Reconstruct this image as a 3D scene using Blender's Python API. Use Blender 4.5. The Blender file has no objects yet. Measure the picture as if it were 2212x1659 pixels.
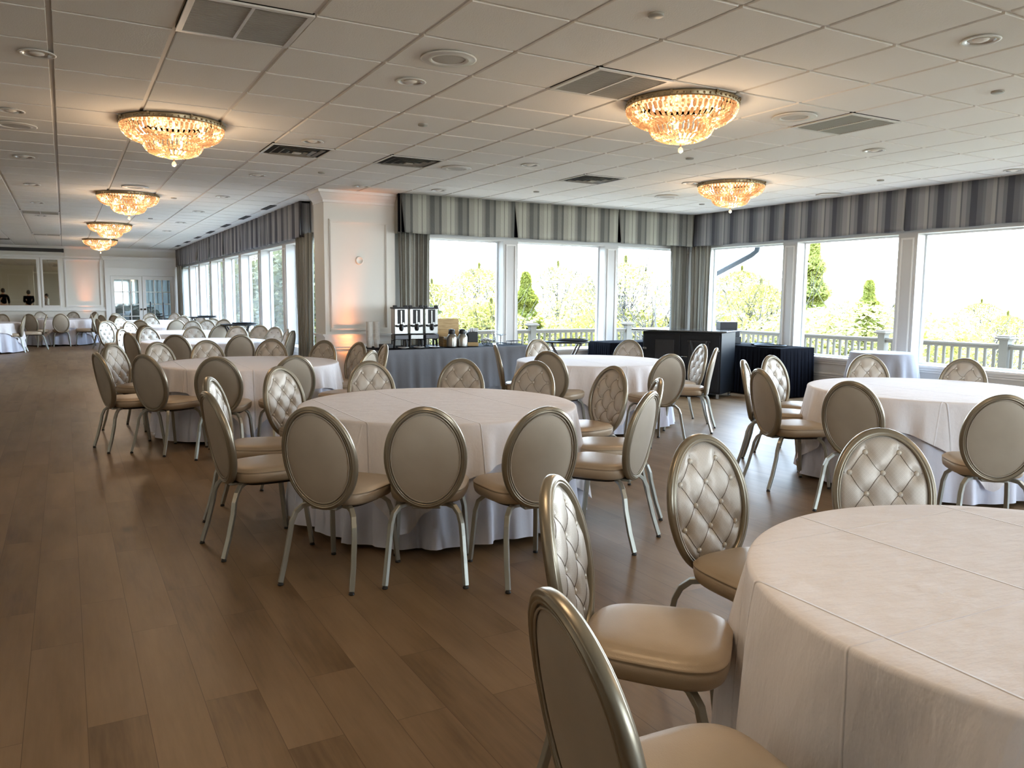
# Banquet hall with round tables, oval-back chairs and window walls
import bpy, math, random
from mathutils import Vector, Matrix
PI = math.pi
S = bpy.context.scene
COL = S.collection
rnd = random.Random(7)
def R(d): return math.radians(d)

# ------------------------------------------------------------------ materials
def mat(name, col, rough=.5, metal=0., spec=.5, emit=None, estr=0., trans=0.):
    m = bpy.data.materials.new(name); m.use_nodes = True
    b = m.node_tree.nodes['Principled BSDF']
    b.inputs['Base Color'].default_value = (*col, 1); b.inputs['Roughness'].default_value = rough
    b.inputs['Metallic'].default_value = metal; b.inputs['Specular IOR Level'].default_value = spec
    if emit: b.inputs['Emission Color'].default_value = (*emit, 1); b.inputs['Emission Strength'].default_value = estr
    if trans: b.inputs['Transmission Weight'].default_value = trans
    return m
class NT:
    def __init__(s, m): s.m = m; s.t = m.node_tree; s.b = s.t.nodes.get('Principled BSDF')
    def n(s, typ, **kw):
        nd = s.t.nodes.new(typ)
        for k, v in kw.items():
            if k.startswith('i_'): nd.inputs[k[2:].replace('_', ' ')].default_value = v
            elif k[:2] == 'n_': nd.inputs[int(k[2:])].default_value = v
            else: setattr(nd, k, v)
        return nd
    def l(s, a, b): s.t.links.new(a, b)
    def math(s, op, a, b=None, c=None):
        nd = s.n('ShaderNodeMath', operation=op)
        for i, v in enumerate((a, b, c)):
            if v is None: continue
            if isinstance(v, (int, float)): nd.inputs[i].default_value = v
            else: s.l(v, nd.inputs[i])
        return nd.outputs[0]
    def coord(s, kind='Object', scale=None, rot=None):
        tc = s.n('ShaderNodeTexCoord'); o = tc.outputs[kind]
        if scale or rot:
            mp = s.n('ShaderNodeMapping'); s.l(o, mp.inputs[0])
            if scale: mp.inputs['Scale'].default_value = scale
            if rot: mp.inputs['Rotation'].default_value = rot
            o = mp.outputs[0]
        return o
    def noise(s, vec, scale, detail=3, rough=.5):
        nd = s.n('ShaderNodeTexNoise'); nd.inputs['Scale'].default_value = scale
        nd.inputs['Detail'].default_value = detail; nd.inputs['Roughness'].default_value = rough
        s.l(vec, nd.inputs['Vector']); return nd.outputs['Fac']
    def bump(s, h, strength=.3, dist=.01, prev=None):
        nd = s.n('ShaderNodeBump'); nd.inputs['Strength'].default_value = strength; nd.inputs['Distance'].default_value = dist
        s.l(h, nd.inputs['Height'])
        if prev: s.l(prev, nd.inputs['Normal'])
        s.l(nd.outputs[0], s.b.inputs['Normal']); return nd.outputs[0]
    def ramp(s, fac, stops, interp='LINEAR'):
        nd = s.n('ShaderNodeValToRGB'); cr = nd.color_ramp; cr.interpolation = interp
        while len(cr.elements) < len(stops): cr.elements.new(.5)
        for e, (p, c) in zip(cr.elements, stops): e.position = p; e.color = (*c, 1)
        s.l(fac, nd.inputs[0]); return nd.outputs[0]

M = {}
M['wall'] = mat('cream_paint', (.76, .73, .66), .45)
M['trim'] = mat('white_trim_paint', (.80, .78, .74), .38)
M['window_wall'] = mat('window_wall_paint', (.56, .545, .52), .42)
M['frame_white'] = mat('window_frame_paint', (.78, .80, .80), .4)
M['black'] = mat('black_laminate', (.006, .007, .009), .42, spec=.3)
M['black_soft'] = mat('black_fabric', (.003, .003, .005), .95, spec=.06)
M['black_matte'] = mat('black_plastic', (.015, .015, .016), .5)
M['chrome'] = mat('polished_steel', (.36, .36, .345), .24, 1.)
M['brushed'] = mat('brushed_steel', (.36, .345, .31), .32, 1.)
M['darkwood'] = mat('dark_wood', (.035, .018, .012), .4)
M['paper'] = mat('paper_cup', (.80, .76, .70), .6)
M['grille'] = mat('grille_paint', (.42, .39, .33), .5)
M['hollow'] = mat('dark_duct', (.02, .02, .02), .9)
M['cotton'] = mat('white_shirt', (.75, .74, .74), .9)
M['skin'] = mat('skin', (.45, .27, .19), .5)
M['hair'] = mat('dark_hair', (.015, .01, .008), .6)
M['mirror'] = mat('mirror_glass', (.55, .53, .44), .015, 1.)
M['doorglass'] = mat('reflecting_door_glass', (.22, .26, .26), .03, .85)
M['brass'] = mat('dark_bronze_knob', (.08, .06, .04), .35, .9)
M['grey_pipe'] = mat('painted_downspout', (.05, .06, .07), .5)
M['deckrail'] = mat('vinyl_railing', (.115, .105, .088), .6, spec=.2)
M['deckfloor'] = mat('deck_boards', (.35, .31, .26), .7)
M['rubber'] = mat('black_glide', (.01, .01, .01), .6)
M['legmetal'] = mat('champagne_leg_metal', (.33, .325, .28), .36, .65)
M['seam'] = mat('dark_seam', (.16, .13, .10), .6)  # dark cord colour stands in for shade in the narrow tuft grooves
M['framemetal'] = mat('champagne_back_frame', (.27, .23, .165), .30, .55)
M['glassware'] = mat('clear_glassware', (.9, .92, .92), .05, 0, trans=.9)

m = mat('champagne_vinyl', (.42, .37, .29), .42, .18); k = NT(m)   # tufted panels and seats
v = k.coord('Object', (1, 1, 1), (0, 0, 0))
sep = k.n('ShaderNodeSeparateXYZ'); k.l(v, sep.inputs[0])
mx = k.math('ADD', sep.outputs[0], sep.outputs[2]); my = k.math('SUBTRACT', sep.outputs[2], sep.outputs[0])
cmb = k.n('ShaderNodeCombineXYZ'); k.l(mx, cmb.inputs[0]); k.l(my, cmb.inputs[1])
vo = k.n('ShaderNodeTexVoronoi'); vo.inputs['Scale'].default_value = 62; vo.inputs['Randomness'].default_value = 0; k.l(cmb.outputs[0], vo.inputs['Vector'])
f = k.math('SINE', k.math('MULTIPLY', vo.outputs['Distance'], 16.))
k.l(k.math('MULTIPLY_ADD', f, .06, .42), k.b.inputs['Roughness'])
n1 = k.noise(v, 6, 4); k.bump(k.math('ADD', k.math('MULTIPLY', f, .12), k.noise(v, 300, 2)), .12, .002)
bc = k.ramp(n1, [(.3, (.43, .375, .305)), (.7, (.50, .44, .365))]); bm = k.n('ShaderNodeMix', data_type='RGBA', blend_type='MULTIPLY'); bm.inputs['Factor'].default_value = 1; k.l(bc, bm.inputs['A']); k.l(k.ramp(f, [(0., (.86, .86, .86)), (1., (1.12, 1.12, 1.14))]), bm.inputs['B']); k.l(bm.outputs['Result'], k.b.inputs['Base Color'])  # honeycomb sheen of the vinyl painted into the base colour
M['vinyl'] = m
m = mat('champagne_vinyl_plain', (.37, .32, .245), .50, .15); k = NT(m)
v = k.coord(); k.l(k.ramp(k.noise(v, 4, 4), [(.3, (.36, .305, .235)), (.7, (.425, .365, .285))]), k.b.inputs['Base Color'])
k.bump(k.noise(v, 260, 2), .12, .002)
M['vinyl_plain'] = m
M['button'] = mat('vinyl_button', (.52, .47, .39), .35, .15)
M['sprinkler'] = mat('sprinkler_disc', (.30, .28, .24), .5)

def cloth(name, col, crease=True, rough=.85, sheen=.0):
    m = mat(name, col, rough, spec=.25); k = NT(m); v = k.coord()
    n = k.noise(k.coord('Object', (1, 2.6, 1), (0, 0, .3)), 7., 4, .55)
    if crease:
        sep = k.n('ShaderNodeSeparateXYZ'); k.l(v, sep.inputs[0])
        hs = []
        for o, per in ((0, .56), (1, .60)):
            fr = k.math('ABSOLUTE', k.math('SUBTRACT', k.math('FRACT', k.math('ADD', k.math('DIVIDE', sep.outputs[o], per), .77 if o == 0 else .45)), .5))
            mr = k.n('ShaderNodeMapRange', interpolation_type='SMOOTHSTEP'); k.l(fr, mr.inputs[0])
            mr.inputs[1].default_value = 0; mr.inputs[2].default_value = .012 / per * .5; mr.inputs[3].default_value = 1; mr.inputs[4].default_value = 0
            hs.append(mr.outputs[0])
        h = k.math('ADD', k.math('MULTIPLY', k.math('MAXIMUM', hs[0], k.math('MULTIPLY', hs[1], .4)), .6), k.math('MULTIPLY', n, .8))
        b1 = k.bump(h, .85, .012)
    else: b1 = k.bump(n, .35, .012)
    return m
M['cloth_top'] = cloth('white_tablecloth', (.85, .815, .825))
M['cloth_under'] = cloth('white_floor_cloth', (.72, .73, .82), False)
M['cloth_grey'] = cloth('grey_tablecloth', (.17, .175, .19), False)
M['cloth_silver'] = cloth('silver_tablecloth', (.30, .29, .31), False)

# striped drapery: u runs along the cloth in metres
def stripes(name, cols, per, rough=.75, bs=.35):
    m = mat(name, (.3, .3, .3), rough, spec=.3); k = NT(m)
    uv = k.n('ShaderNodeUVMap'); sep = k.n('ShaderNodeSeparateXYZ'); k.l(uv.outputs[0], sep.inputs[0])
    fr = k.math('FRACT', k.math('DIVIDE', sep.outputs[0], per))
    acc = 0; stops = []
    tot = sum(w for w, c in cols)
    for w, c in cols: stops.append((acc / tot, c)); acc += w
    k.l(k.ramp(fr, stops, 'CONSTANT'), k.b.inputs['Base Color'])
    mp = k.n('ShaderNodeMapping'); k.l(uv.outputs[0], mp.inputs[0]); mp.inputs['Scale'].default_value = (1.6, 1, 1); mp.inputs['Rotation'].default_value = (0, 0, .6)
    k.bump(k.noise(mp.outputs[0], 28, 3), bs, .02)
    return m
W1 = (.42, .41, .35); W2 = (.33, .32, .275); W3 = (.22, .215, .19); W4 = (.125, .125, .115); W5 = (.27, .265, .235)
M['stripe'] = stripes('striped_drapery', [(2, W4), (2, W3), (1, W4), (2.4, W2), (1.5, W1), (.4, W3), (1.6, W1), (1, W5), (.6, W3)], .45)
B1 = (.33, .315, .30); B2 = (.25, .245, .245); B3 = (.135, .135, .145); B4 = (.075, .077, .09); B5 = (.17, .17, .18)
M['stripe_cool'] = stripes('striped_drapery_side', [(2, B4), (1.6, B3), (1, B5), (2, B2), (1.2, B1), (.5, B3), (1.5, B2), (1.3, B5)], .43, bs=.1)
M['curtain'] = stripes('striped_curtain', [(2, W3), (2, W2), (1, W1), (1.4, W3), (1, W1), (1, W5)], .30)

m = mat('ceiling_tile', (.82, .795, .75), .9, spec=.2); k = NT(m)
k.bump(k.noise(k.coord(), 120, 2), .35, .003)
M['tile'] = m
M['tbar'] = mat('ceiling_grid_bar', (.70, .67, .63), .6)

# wood plank floor: planks run along y
m = mat('oak_plank_floor', (.2, .12, .07), .36, spec=.36); k = NT(m)
v = k.coord('Object', None, (0, 0, R(90)))
br = k.n('ShaderNodeTexBrick'); k.l(v, br.inputs['Vector'])
br.offset = .37; br.offset_frequency = 2
for nm, val in (('Scale', 1.), ('Mortar Size', .0011), ('Mortar Smooth', .3), ('Bias', 0.), ('Brick Width', 1.22), ('Row Height', .186)): br.inputs[nm].default_value = val
br.inputs['Color1'].default_value = (0, 0, 0, 1); br.inputs['Color2'].default_value = (1, 1, 1, 1); br.inputs['Mortar'].default_value = (.5, .5, .5, 1)
sep = k.n('ShaderNodeSeparateColor'); k.l(br.outputs['Color'], sep.inputs[0]); pid = sep.outputs[0]
tc = k.n('ShaderNodeTexCoord'); off = k.n('ShaderNodeCombineXYZ'); k.l(k.math('MULTIPLY', pid, 7.), off.inputs[0]); k.l(k.math('MULTIPLY', pid, 13.), off.inputs[1])
add = k.n('ShaderNodeVectorMath', operation='ADD'); k.l(tc.outputs['Object'], add.inputs[0]); k.l(off.outputs[0], add.inputs[1])
mp = k.n('ShaderNodeMapping'); k.l(add.outputs[0], mp.inputs[0]); mp.inputs['Scale'].default_value = (1., .16, 1)
g1 = k.noise(mp.outputs[0], 6, 5, .6)
mp2 = k.n('ShaderNodeMapping'); k.l(add.outputs[0], mp2.inputs[0]); mp2.inputs['Scale'].default_value = (1., .05, 1)
g2 = k.noise(mp2.outputs[0], 60, 3, .6)
mp3 = k.n('ShaderNodeMapping'); k.l(add.outputs[0], mp3.inputs[0]); mp3.inputs['Scale'].default_value = (1., .45, 1)
kn = k.n('ShaderNodeTexVoronoi'); kn.inputs['Scale'].default_value = 2.4; k.l(mp3.outputs[0], kn.inputs['Vector'])
knot = k.n('ShaderNodeMapRange', interpolation_type='SMOOTHSTEP'); k.l(kn.outputs['Distance'], knot.inputs[0])
knot.inputs[1].default_value = .0; knot.inputs[2].default_value = .16; knot.inputs[3].default_value = 1; knot.inputs[4].default_value = 0
tone = k.math('ADD', k.math('MULTIPLY_ADD', pid, .14, .02), k.math('ADD', k.math('MULTIPLY', g1, .78), k.math('MULTIPLY', g2, .28)))
tone = k.math('SUBTRACT', tone, k.math('MULTIPLY', knot.outputs[0], .24))
c0 = k.ramp(tone, [(.28, (.060, .030, .012)), (.42, (.125, .072, .033)), (.58, (.192, .119, .059)), (.86, (.275, .178, .097))])
mxn = k.n('ShaderNodeMix', data_type='RGBA'); k.l(br.outputs['Fac'], mxn.inputs['Factor']); k.l(c0, mxn.inputs['A']); mxn.inputs['B'].default_value = (.085, .045, .02, 1)
k.l(mxn.outputs['Result'], k.b.inputs['Base Color'])
k.l(k.math('MULTIPLY_ADD', g2, .12, .36), k.b.inputs['Roughness'])
k.bump(k.math('SUBTRACT', k.math('MULTIPLY', g2, .4), k.math('MULTIPLY', br.outputs['Fac'], .3)), .15, .002)
M['floor'] = m

m = mat('box_bamboo', (.42, .27, .10), .5); k = NT(m)
k.l(k.ramp(k.noise(k.coord('Object', (1, 1, 9)), 9, 3), [(.3, (.36, .22, .08)), (.7, (.55, .38, .17))]), k.b.inputs['Base Color'])
M['bamboo'] = m

# window glass: clear pane with a weak Fresnel reflection
m = bpy.data.materials.new('window_glass'); m.use_nodes = True; t = m.node_tree; t.nodes.clear()
o = t.nodes.new('ShaderNodeOutputMaterial'); mx = t.nodes.new('ShaderNodeMixShader'); tr = t.nodes.new('ShaderNodeBsdfTransparent'); gl = t.nodes.new('ShaderNodeBsdfGlossy'); fr = t.nodes.new('ShaderNodeLayerWeight'); pw = t.nodes.new('ShaderNodeMath')
tr.inputs[0].default_value = (.93, .95, .95, 1); gl.inputs['Roughness'].default_value = .02; fr.inputs[0].default_value = .5; pw.operation = 'POWER'; pw.inputs[1].default_value = 7
t.links.new(fr.outputs['Facing'], pw.inputs[0]); t.links.new(pw.outputs[0], mx.inputs[0]); t.links.new(tr.outputs[0], mx.inputs[1]); t.links.new(gl.outputs[0], mx.inputs[2]); t.links.new(mx.outputs[0], o.inputs[0])
M['glass'] = m

# crystal of the chandeliers: bulb light and sparkle painted in as emission
def crystal(name, lo, hi):
    m = mat(name, (.22, .13, .06), .10, .0); k = NT(m)
    v = k.coord(); vo = k.n('ShaderNodeTexVoronoi'); vo.inputs['Scale'].default_value = 52; k.l(v, vo.inputs['Vector'])
    big = k.noise(v, 7, 2)
    e = k.math('MULTIPLY', k.math('POWER', k.math('SUBTRACT', 1.0, vo.outputs['Distance']), 2.), k.math('POWER', k.math('MULTIPLY', big, 1.8), 5.))
    k.l(k.ramp(e, [(0., (1., .40, .14)), (.35, (1., .52, .20)), (.8, (1., .74, .40)), (1., (1., .88, .62))]), k.b.inputs['Emission Color'])
    k.l(k.math('MULTIPLY_ADD', e, hi, lo), k.b.inputs['Emission Strength'])
    return m
M['crystal'] = crystal('lit_crystal', .30, 2.1)
M['crystal'].cycles.emission_sampling = 'NONE'
M['bulb'] = mat('lit_bulb', (1, .9, .7), .4, emit=(1, .78, .48), estr=14)
M['bulb'].cycles.emission_sampling = 'NONE'
M['gilt'] = mat('antique_brass_band', (.33, .26, .16), .35, .8)
M['ball'] = mat('crystal_ball', (1, .9, .75), .03, trans=.85, emit=(1, .8, .5), estr=.25)  # finial ball given a faint glow of its own
M['led'] = mat('orange_led', (1, .4, .1), .4, emit=(1, .36, .10), estr=14)
M['reflector'] = mat('downlight_reflector', (.62, .60, .56), .25, .6)
M['trimring'] = mat('white_trim_ring', (.64, .62, .58), .45)
M['hollow2'] = mat('speaker_mesh', (.50, .48, .44), .7)

def leafmat(name, a, b):
    m = bpy.data.materials.new(name); m.use_nodes = True; k = NT(m); bs = k.b
    bs.inputs['Roughness'].default_value = .7
    c = k.ramp(k.noise(k.coord(), 1.1, 3), [(.3, a), (.7, b)])
    k.l(c, bs.inputs['Base Color'])
    tl = k.n('ShaderNodeBsdfTranslucent'); k.l(c, tl.inputs[0]); ms = k.n('ShaderNodeMixShader'); ms.inputs[0].default_value = .35
    k.l(bs.outputs[0], ms.inputs[1]); k.l(tl.outputs[0], ms.inputs[2]); k.l(ms.outputs[0], k.t.nodes['Material Output'].inputs[0])
    return m
M['leaf_ever'] = leafmat('evergreen_leaves', (.14, .155, .022), (.29, .28, .055))
M['leaf_young'] = leafmat('spring_leaves', (.20, .20, .04), (.38, .33, .10))
M['leaf_dark'] = leafmat('shaded_leaves', (.035, .045, .012), (.12, .115, .03))  # darker leaf copy: partial shade on the dense trees put into colour
M['bark'] = mat('bark', (.07, .06, .05), .9)
m = mat('pale_ground', (.40, .37, .26), .95); k = NT(m)
k.l(k.ramp(k.noise(k.coord(), .12, 4), [(.38, (.12, .12, .05)), (.55, (.24, .22, .17)), (.8, (.32, .31, .28))]), k.b.inputs['Base Color'])
M['ground'] = m

# ------------------------------------------------------------------ mesh builder
class MB:
    def __init__(s): s.v = []; s.f = []; s.uv = []; s.mi = []; s.sm = []
    def add(s, vs, fs, smooth=True, mi=0, uvs=None):
        o = len(s.v); s.v += [tuple(p) for p in vs]
        s.uv += list(uvs) if uvs else [(0, 0)] * len(vs)
        for f in fs: s.f.append(tuple(i + o for i in f)); s.mi.append(mi); s.sm.append(smooth)
        return s
    def box(s, x0, x1, y0, y1, z0, z1, mi=0):
        if x0 > x1: x0, x1 = x1, x0
        if y0 > y1: y0, y1 = y1, y0
        vs = [(x, y, z) for z in (z0, z1) for y in (y0, y1) for x in (x0, x1)]
        return s.add(vs, [(0, 2, 3, 1), (4, 5, 7, 6), (0, 1, 5, 4), (2, 6, 7, 3), (0, 4, 6, 2), (1, 3, 7, 5)], False, mi)
    def bbox(s, c, h, b=.004, rz=0, mi=0):
        """box with chamfered edges: centre c, half sizes h"""
        hx, hy, hz = h; b = min(b, hx * .9, hy * .9, hz * .9)
        vs = []; fs = []
        rings = [(hx - b, hy - b, -hz), (hx, hy, -hz + b), (hx, hy, hz - b), (hx - b, hy - b, hz)]
        ca, sa = math.cos(rz), math.sin(rz)
        for (a, d, z) in rings:
            e = b if a == hx else b * .6
            for x, y in ((a - e, -d), (a, -d + e), (a, d - e), (a - e, d), (-a + e, d), (-a, d - e), (-a, -d + e), (-a + e, -d)):
                vs.append((c[0] + x * ca - y * sa, c[1] + x * sa + y * ca, c[2] + z))
        for r in range(3):
            for i in range(8):
                j = (i + 1) % 8; fs.append((r * 8 + i, r * 8 + j, r * 8 + 8 + j, r * 8 + 8 + i))
        fs.append(tuple(range(7, -1, -1))); fs.append(tuple(range(24, 32)))
        return s.add(vs, fs, False, mi)
    def lathe(s, prof, n=24, c=(0, 0, 0), cap=True, smooth=True, mi=0, sx=1, sy=1):
        vs = []; fs = []
        for r, z in prof:
            for i in range(n):
                a = 2 * PI * i / n; vs.append((c[0] + r * math.cos(a) * sx, c[1] + r * math.sin(a) * sy, c[2] + z))
        for k_ in range(len(prof) - 1):
            for i in range(n):
                j = (i + 1) % n; fs.append((k_ * n + i, k_ * n + j, k_ * n + n + j, k_ * n + n + i))
        if cap:
            fs.append(tuple(range(n - 1, -1, -1))); o = (len(prof) - 1) * n; fs.append(tuple(range(o, o + n)))
        return s.add(vs, fs, smooth, mi)
    def sweep(s, path, sec, closed=False, up=(0, 0, 1), cap=True, smooth=True, mi=0, scales=None):
        P = [Vector(p) for p in path]; n = len(P); m_ = len(sec); vs = []; fs = []; N = Vector(up)
        for i in range(n):
            if closed: t = (P[(i + 1) % n] - P[i - 1])
            else: t = P[min(i + 1, n - 1)] - P[max(i - 1, 0)]
            t.normalize(); N2 = (N - t * N.dot(t))
            if N2.length < 1e-5: N2 = t.orthogonal()
            N2.normalize()
            if not closed: N = N2
            Bn = t.cross(N2); sc = scales[i] if scales else 1
            for a, b in sec: vs.append(P[i] + N2 * a * sc + Bn * b * sc)
        for i in range(n if closed else n - 1):
            i2 = (i + 1) % n
            for j in range(m_):
                j2 = (j + 1) % m_; fs.append((i * m_ + j, i * m_ + j2, i2 * m_ + j2, i2 * m_ + j))
        if cap and not closed: fs.append(tuple(range(m_ - 1, -1, -1))); fs.append(tuple(range((n - 1) * m_, n * m_)))
        return s.add(vs, fs, smooth, mi)
    def tube(s, path, r, n=8, closed=False, mi=0, scales=None):
        return s.sweep(path, [(r * math.cos(2 * PI * i / n), r * math.sin(2 * PI * i / n)) for i in range(n)], closed, mi=mi, scales=scales)
    def ball(s, c, r, n=12, m_=8, sz=1, mi=0):
        pr = [(r * math.sin(PI * i / m_) + 1e-5, -r * sz * math.cos(PI * i / m_)) for i in range(m_ + 1)]
        return s.lathe(pr, n, c, mi=mi)
    def build(s, name, mats, parent=None):
        if not isinstance(mats, (list, tuple)): mats = [mats]
        me = bpy.data.meshes.new(name); me.from_pydata(s.v, [], s.f)
        for q in mats: me.materials.append(M[q] if isinstance(q, str) else q)
        me.polygons.foreach_set('use_smooth', s.sm); me.polygons.foreach_set('material_index', s.mi)
        if any(u != (0, 0) for u in s.uv):
            ul = me.uv_layers.new(name='UVMap'); d = []
            for lp in me.loops: d += s.uv[lp.vertex_index]
            ul.data.foreach_set('uv', d)
        me.update()
        o = bpy.data.objects.new(name, me); COL.objects.link(o)
        if parent: o.parent = parent
        return o
def thing(name, label, cat, loc=(0, 0, 0), rz=0, group=None):
    o = bpy.data.objects.new(name, None); COL.objects.link(o); o.location = loc; o.rotation_euler = (0, 0, rz)
    o.empty_display_size = .1
    return tag(o, label, cat, group)
def tag(o, label, cat, group=None):
    o['label'] = label; o['category'] = cat
    if group: o['group'] = group
    return o
def struct(o): o['kind'] = 'structure'; return o
def stuff(o): o['kind'] = 'stuff'; return o
KIDS = {}
def kids(o): return [c for c in ALL_KIDS.get(o.name, [])]
def collect():
    ALL_KIDS.clear()
    for o in bpy.data.objects:
        if o.parent: ALL_KIDS.setdefault(o.parent.name, []).append(o)
ALL_KIDS = {}
def copy_tree(o, parent=None):
    c = o.copy(); COL.objects.link(c)
    if parent: c.parent = parent
    for ch in kids(o): copy_tree(ch, c)
    return c

# ------------------------------------------------------------------ room shell
CZ, FY, XR, XL, XB, YB, YK = 2.91, 28.3, 9.9, 3.4, -6.5, 11.1, -5.0
WT = .22; HEAD = 2.33; SILL = .595
m_ = MB(); m_.box(XB - .2, XR + .22, YK - .2, YB + .22, -.2, 0); m_.box(XB - .2, XL + .22, YB + .22, FY + .2, -.2, 0)
struct(m_.build('floor', 'floor'))
# ceiling: lay-in tiles hanging just below a metal grid
GX, GY, TX, TY = -.002, 3.665, .606, .612
tl = MB(); gb = MB(); HOLES = {(1, 1), (5, 1), (9, 1), (-1, 21), (-1, 31), (3, 7), (5, 7), (9, 7), (-3, 35)}
i0 = math.floor((XB - GX) / TX); 
for i in range(i0, 17):
    for j in range(-15, 41):
        x0, x1, y0, y1 = GX + i * TX, GX + (i + 1) * TX, GY + j * TY, GY + (j + 1) * TY
        if (i, j) in HOLES: continue
        xm = XR if (y0 + y1) / 2 < YB else XL
        x0 = max(x0, XB); x1 = min(x1, xm); y0 = max(y0, YK); y1 = min(y1, FY if x0 < XL - .1 else YB)
        if x1 - x0 < .06 or y1 - y0 < .06: continue
        a, b, t = .0125, .0125, .014
        vs = [(x0 + a, y0 + b, CZ + .01), (x1 - a, y0 + b, CZ + .01), (x1 - a, y1 - b, CZ + .01), (x0 + a, y1 - b, CZ + .01),
              (x0 + a + .004, y0 + b + .004, CZ - .004), (x1 - a - .004, y0 + b + .004, CZ - .004), (x1 - a - .004, y1 - b - .004, CZ - .004), (x0 + a + .004, y1 - b - .004, CZ - .004)]
        tl.add(vs, [(4, 7, 6, 5), (0, 4, 5, 1), (1, 5, 6, 2), (2, 6, 7, 3), (3, 7, 4, 0)], False)
struct(tl.build('ceiling', 'tile'))
gb.box(XB, XR + .1, YK, YB + .1, CZ + .008, CZ + .1); gb.box(XB, XL + .1, YB + .1, FY, CZ + .008, CZ + .1)
struct(gb.build('ceiling_grid', 'tbar'))
rf = MB(); rf.box(XB - 1, XR + .85, YK - 1, YB + .75, CZ + .12, CZ + .32); rf.box(XB - 1, XL + .85, YB + .7, FY + 1, CZ + .12, CZ + .32)
struct(rf.build('roof', 'frame_white'))

WINN = [0]; TRIMN = [0]
def ntrim(mb, mt='trim'):
    TRIMN[0] += 1; return struct(mb.build('trim_%d' % TRIMN[0], mt))
def moulding(mb, axis, pos, a0, a1, z0, z1, w=.028, d=.014, sgn=-1):
    """raised picture-frame moulding on a wall face; axis 'y' = face of constant y, sgn = outward direction"""
    def bar(u0, u1, v0, v1, dd):
        p, q = pos, pos + sgn * dd
        if axis == 'y': mb.box(u0, u1, p, q, v0, v1)
        else: mb.box(p, q, u0, u1, v0, v1)
    for ww, dd in ((w, d), (w * .5, d * 1.6)):
        o = (w - ww) / 2
        bar(a0 + o, a1 - o, z0 + o, z0 + o + ww, dd); bar(a0 + o, a1 - o, z1 - o - ww, z1 - o, dd)
        bar(a0 + o, a0 + o + ww, z0 + w, z1 - w, dd); bar(a1 - o - ww, a1 - o, z0 + w, z1 - w, dd)
def window_wall(axis, pos, out, a0, a1, wins, wname, side):
    """axis: the coordinate that stays constant; out: +1, the outward direction; wins: openings along the wall"""
    w = MB(); tr = MB()
    def bx(mb, u0, u1, p, q, z0, z1):
        if axis == 'y': mb.box(u0, u1, p, q, z0, z1)
        else: mb.box(p, q, u0, u1, z0, z1)
    o = pos + out * WT
    bx(w, a0, a1, pos, o, 0, SILL - .03); bx(w, a0, a1, pos, o, HEAD, CZ + .12)
    edges = [a0] + [e for pr in sorted(wins) for e in pr] + [a1]
    posts = [(edges[i], edges[i + 1]) for i in range(0, len(edges), 2)]
    for p0, p1 in posts:
        if p1 - p0 > .01: bx(w, p0, p1, pos, o, SILL - .03, HEAD)
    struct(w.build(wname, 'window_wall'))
    s = MB(); bx(s, a0, a1, pos - out * .05, pos, SILL - .03, SILL); bx(s, a0, a1, pos - out * .02, pos, SILL - .07, SILL - .03)
    for w0, w1 in wins: bx(s, w0, w1, pos, pos + out * .2, SILL - .03, SILL)
    ntrim(s)
    t = MB()
    for z, h, d in ((.50, .018, .012), (.34, .022, .016), (.31, .012, .010)): bx(t, a0, a1, pos - out * d, pos, z, z + h)
    for p0, p1 in posts:
        if .15 < p1 - p0 < .5:
            moulding(t, axis, pos, p0 + .045, p1 - .045, .68, HEAD - .05, .022, .010, -out)
    ntrim(t)
    b = MB(); bx(b, a0, a1, pos - out * .018, pos, 0, .12); bx(b, a0, a1, pos - out * .01, pos, .12, .135); struct(b.build('baseboard_' + side, 'trim'))
    for w0, w1 in wins:
        WINN[0] += 1
        f = MB(); g = pos + out * .20; c = .022
        bx(f, w0, w1, g - .03, g + .02, HEAD - c, HEAD); bx(f, w0, w1, g - .03, g + .02, SILL, SILL + c)
        bx(f, w0, w0 + c, g - .03, g + .02, SILL + c, HEAD - c); bx(f, w1 - c, w1, g - .03, g + .02, SILL + c, HEAD - c)
        fo = struct(f.build('window_%d' % WINN[0], 'frame_white'))
        p = MB()
        bx(p, w0 + c, w1 - c, g - .003, g + .003, SILL + c, HEAD - c)
        p.build('glass_pane', 'glass', fo)
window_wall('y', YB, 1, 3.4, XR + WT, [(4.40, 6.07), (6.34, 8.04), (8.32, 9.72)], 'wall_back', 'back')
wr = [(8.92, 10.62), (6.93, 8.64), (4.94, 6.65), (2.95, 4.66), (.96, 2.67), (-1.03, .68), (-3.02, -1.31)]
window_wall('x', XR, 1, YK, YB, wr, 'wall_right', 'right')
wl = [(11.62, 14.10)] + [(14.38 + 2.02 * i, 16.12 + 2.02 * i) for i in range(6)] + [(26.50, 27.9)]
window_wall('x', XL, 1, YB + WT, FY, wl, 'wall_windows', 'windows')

# plain walls
b = MB(); b.box(XB - .2, XB, YK - .2, FY + .2, 0, CZ + .12); struct(b.build('wall_left', 'wall'))
window_wall('y', YK, -1, XB - .2, XR + WT, [(2.2 + 2.0 * i, 3.9 + 2.0 * i) for i in range(2)], 'wall_rear', 'rear')  # unseen rear windows, added to let in light from behind the camera
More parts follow.
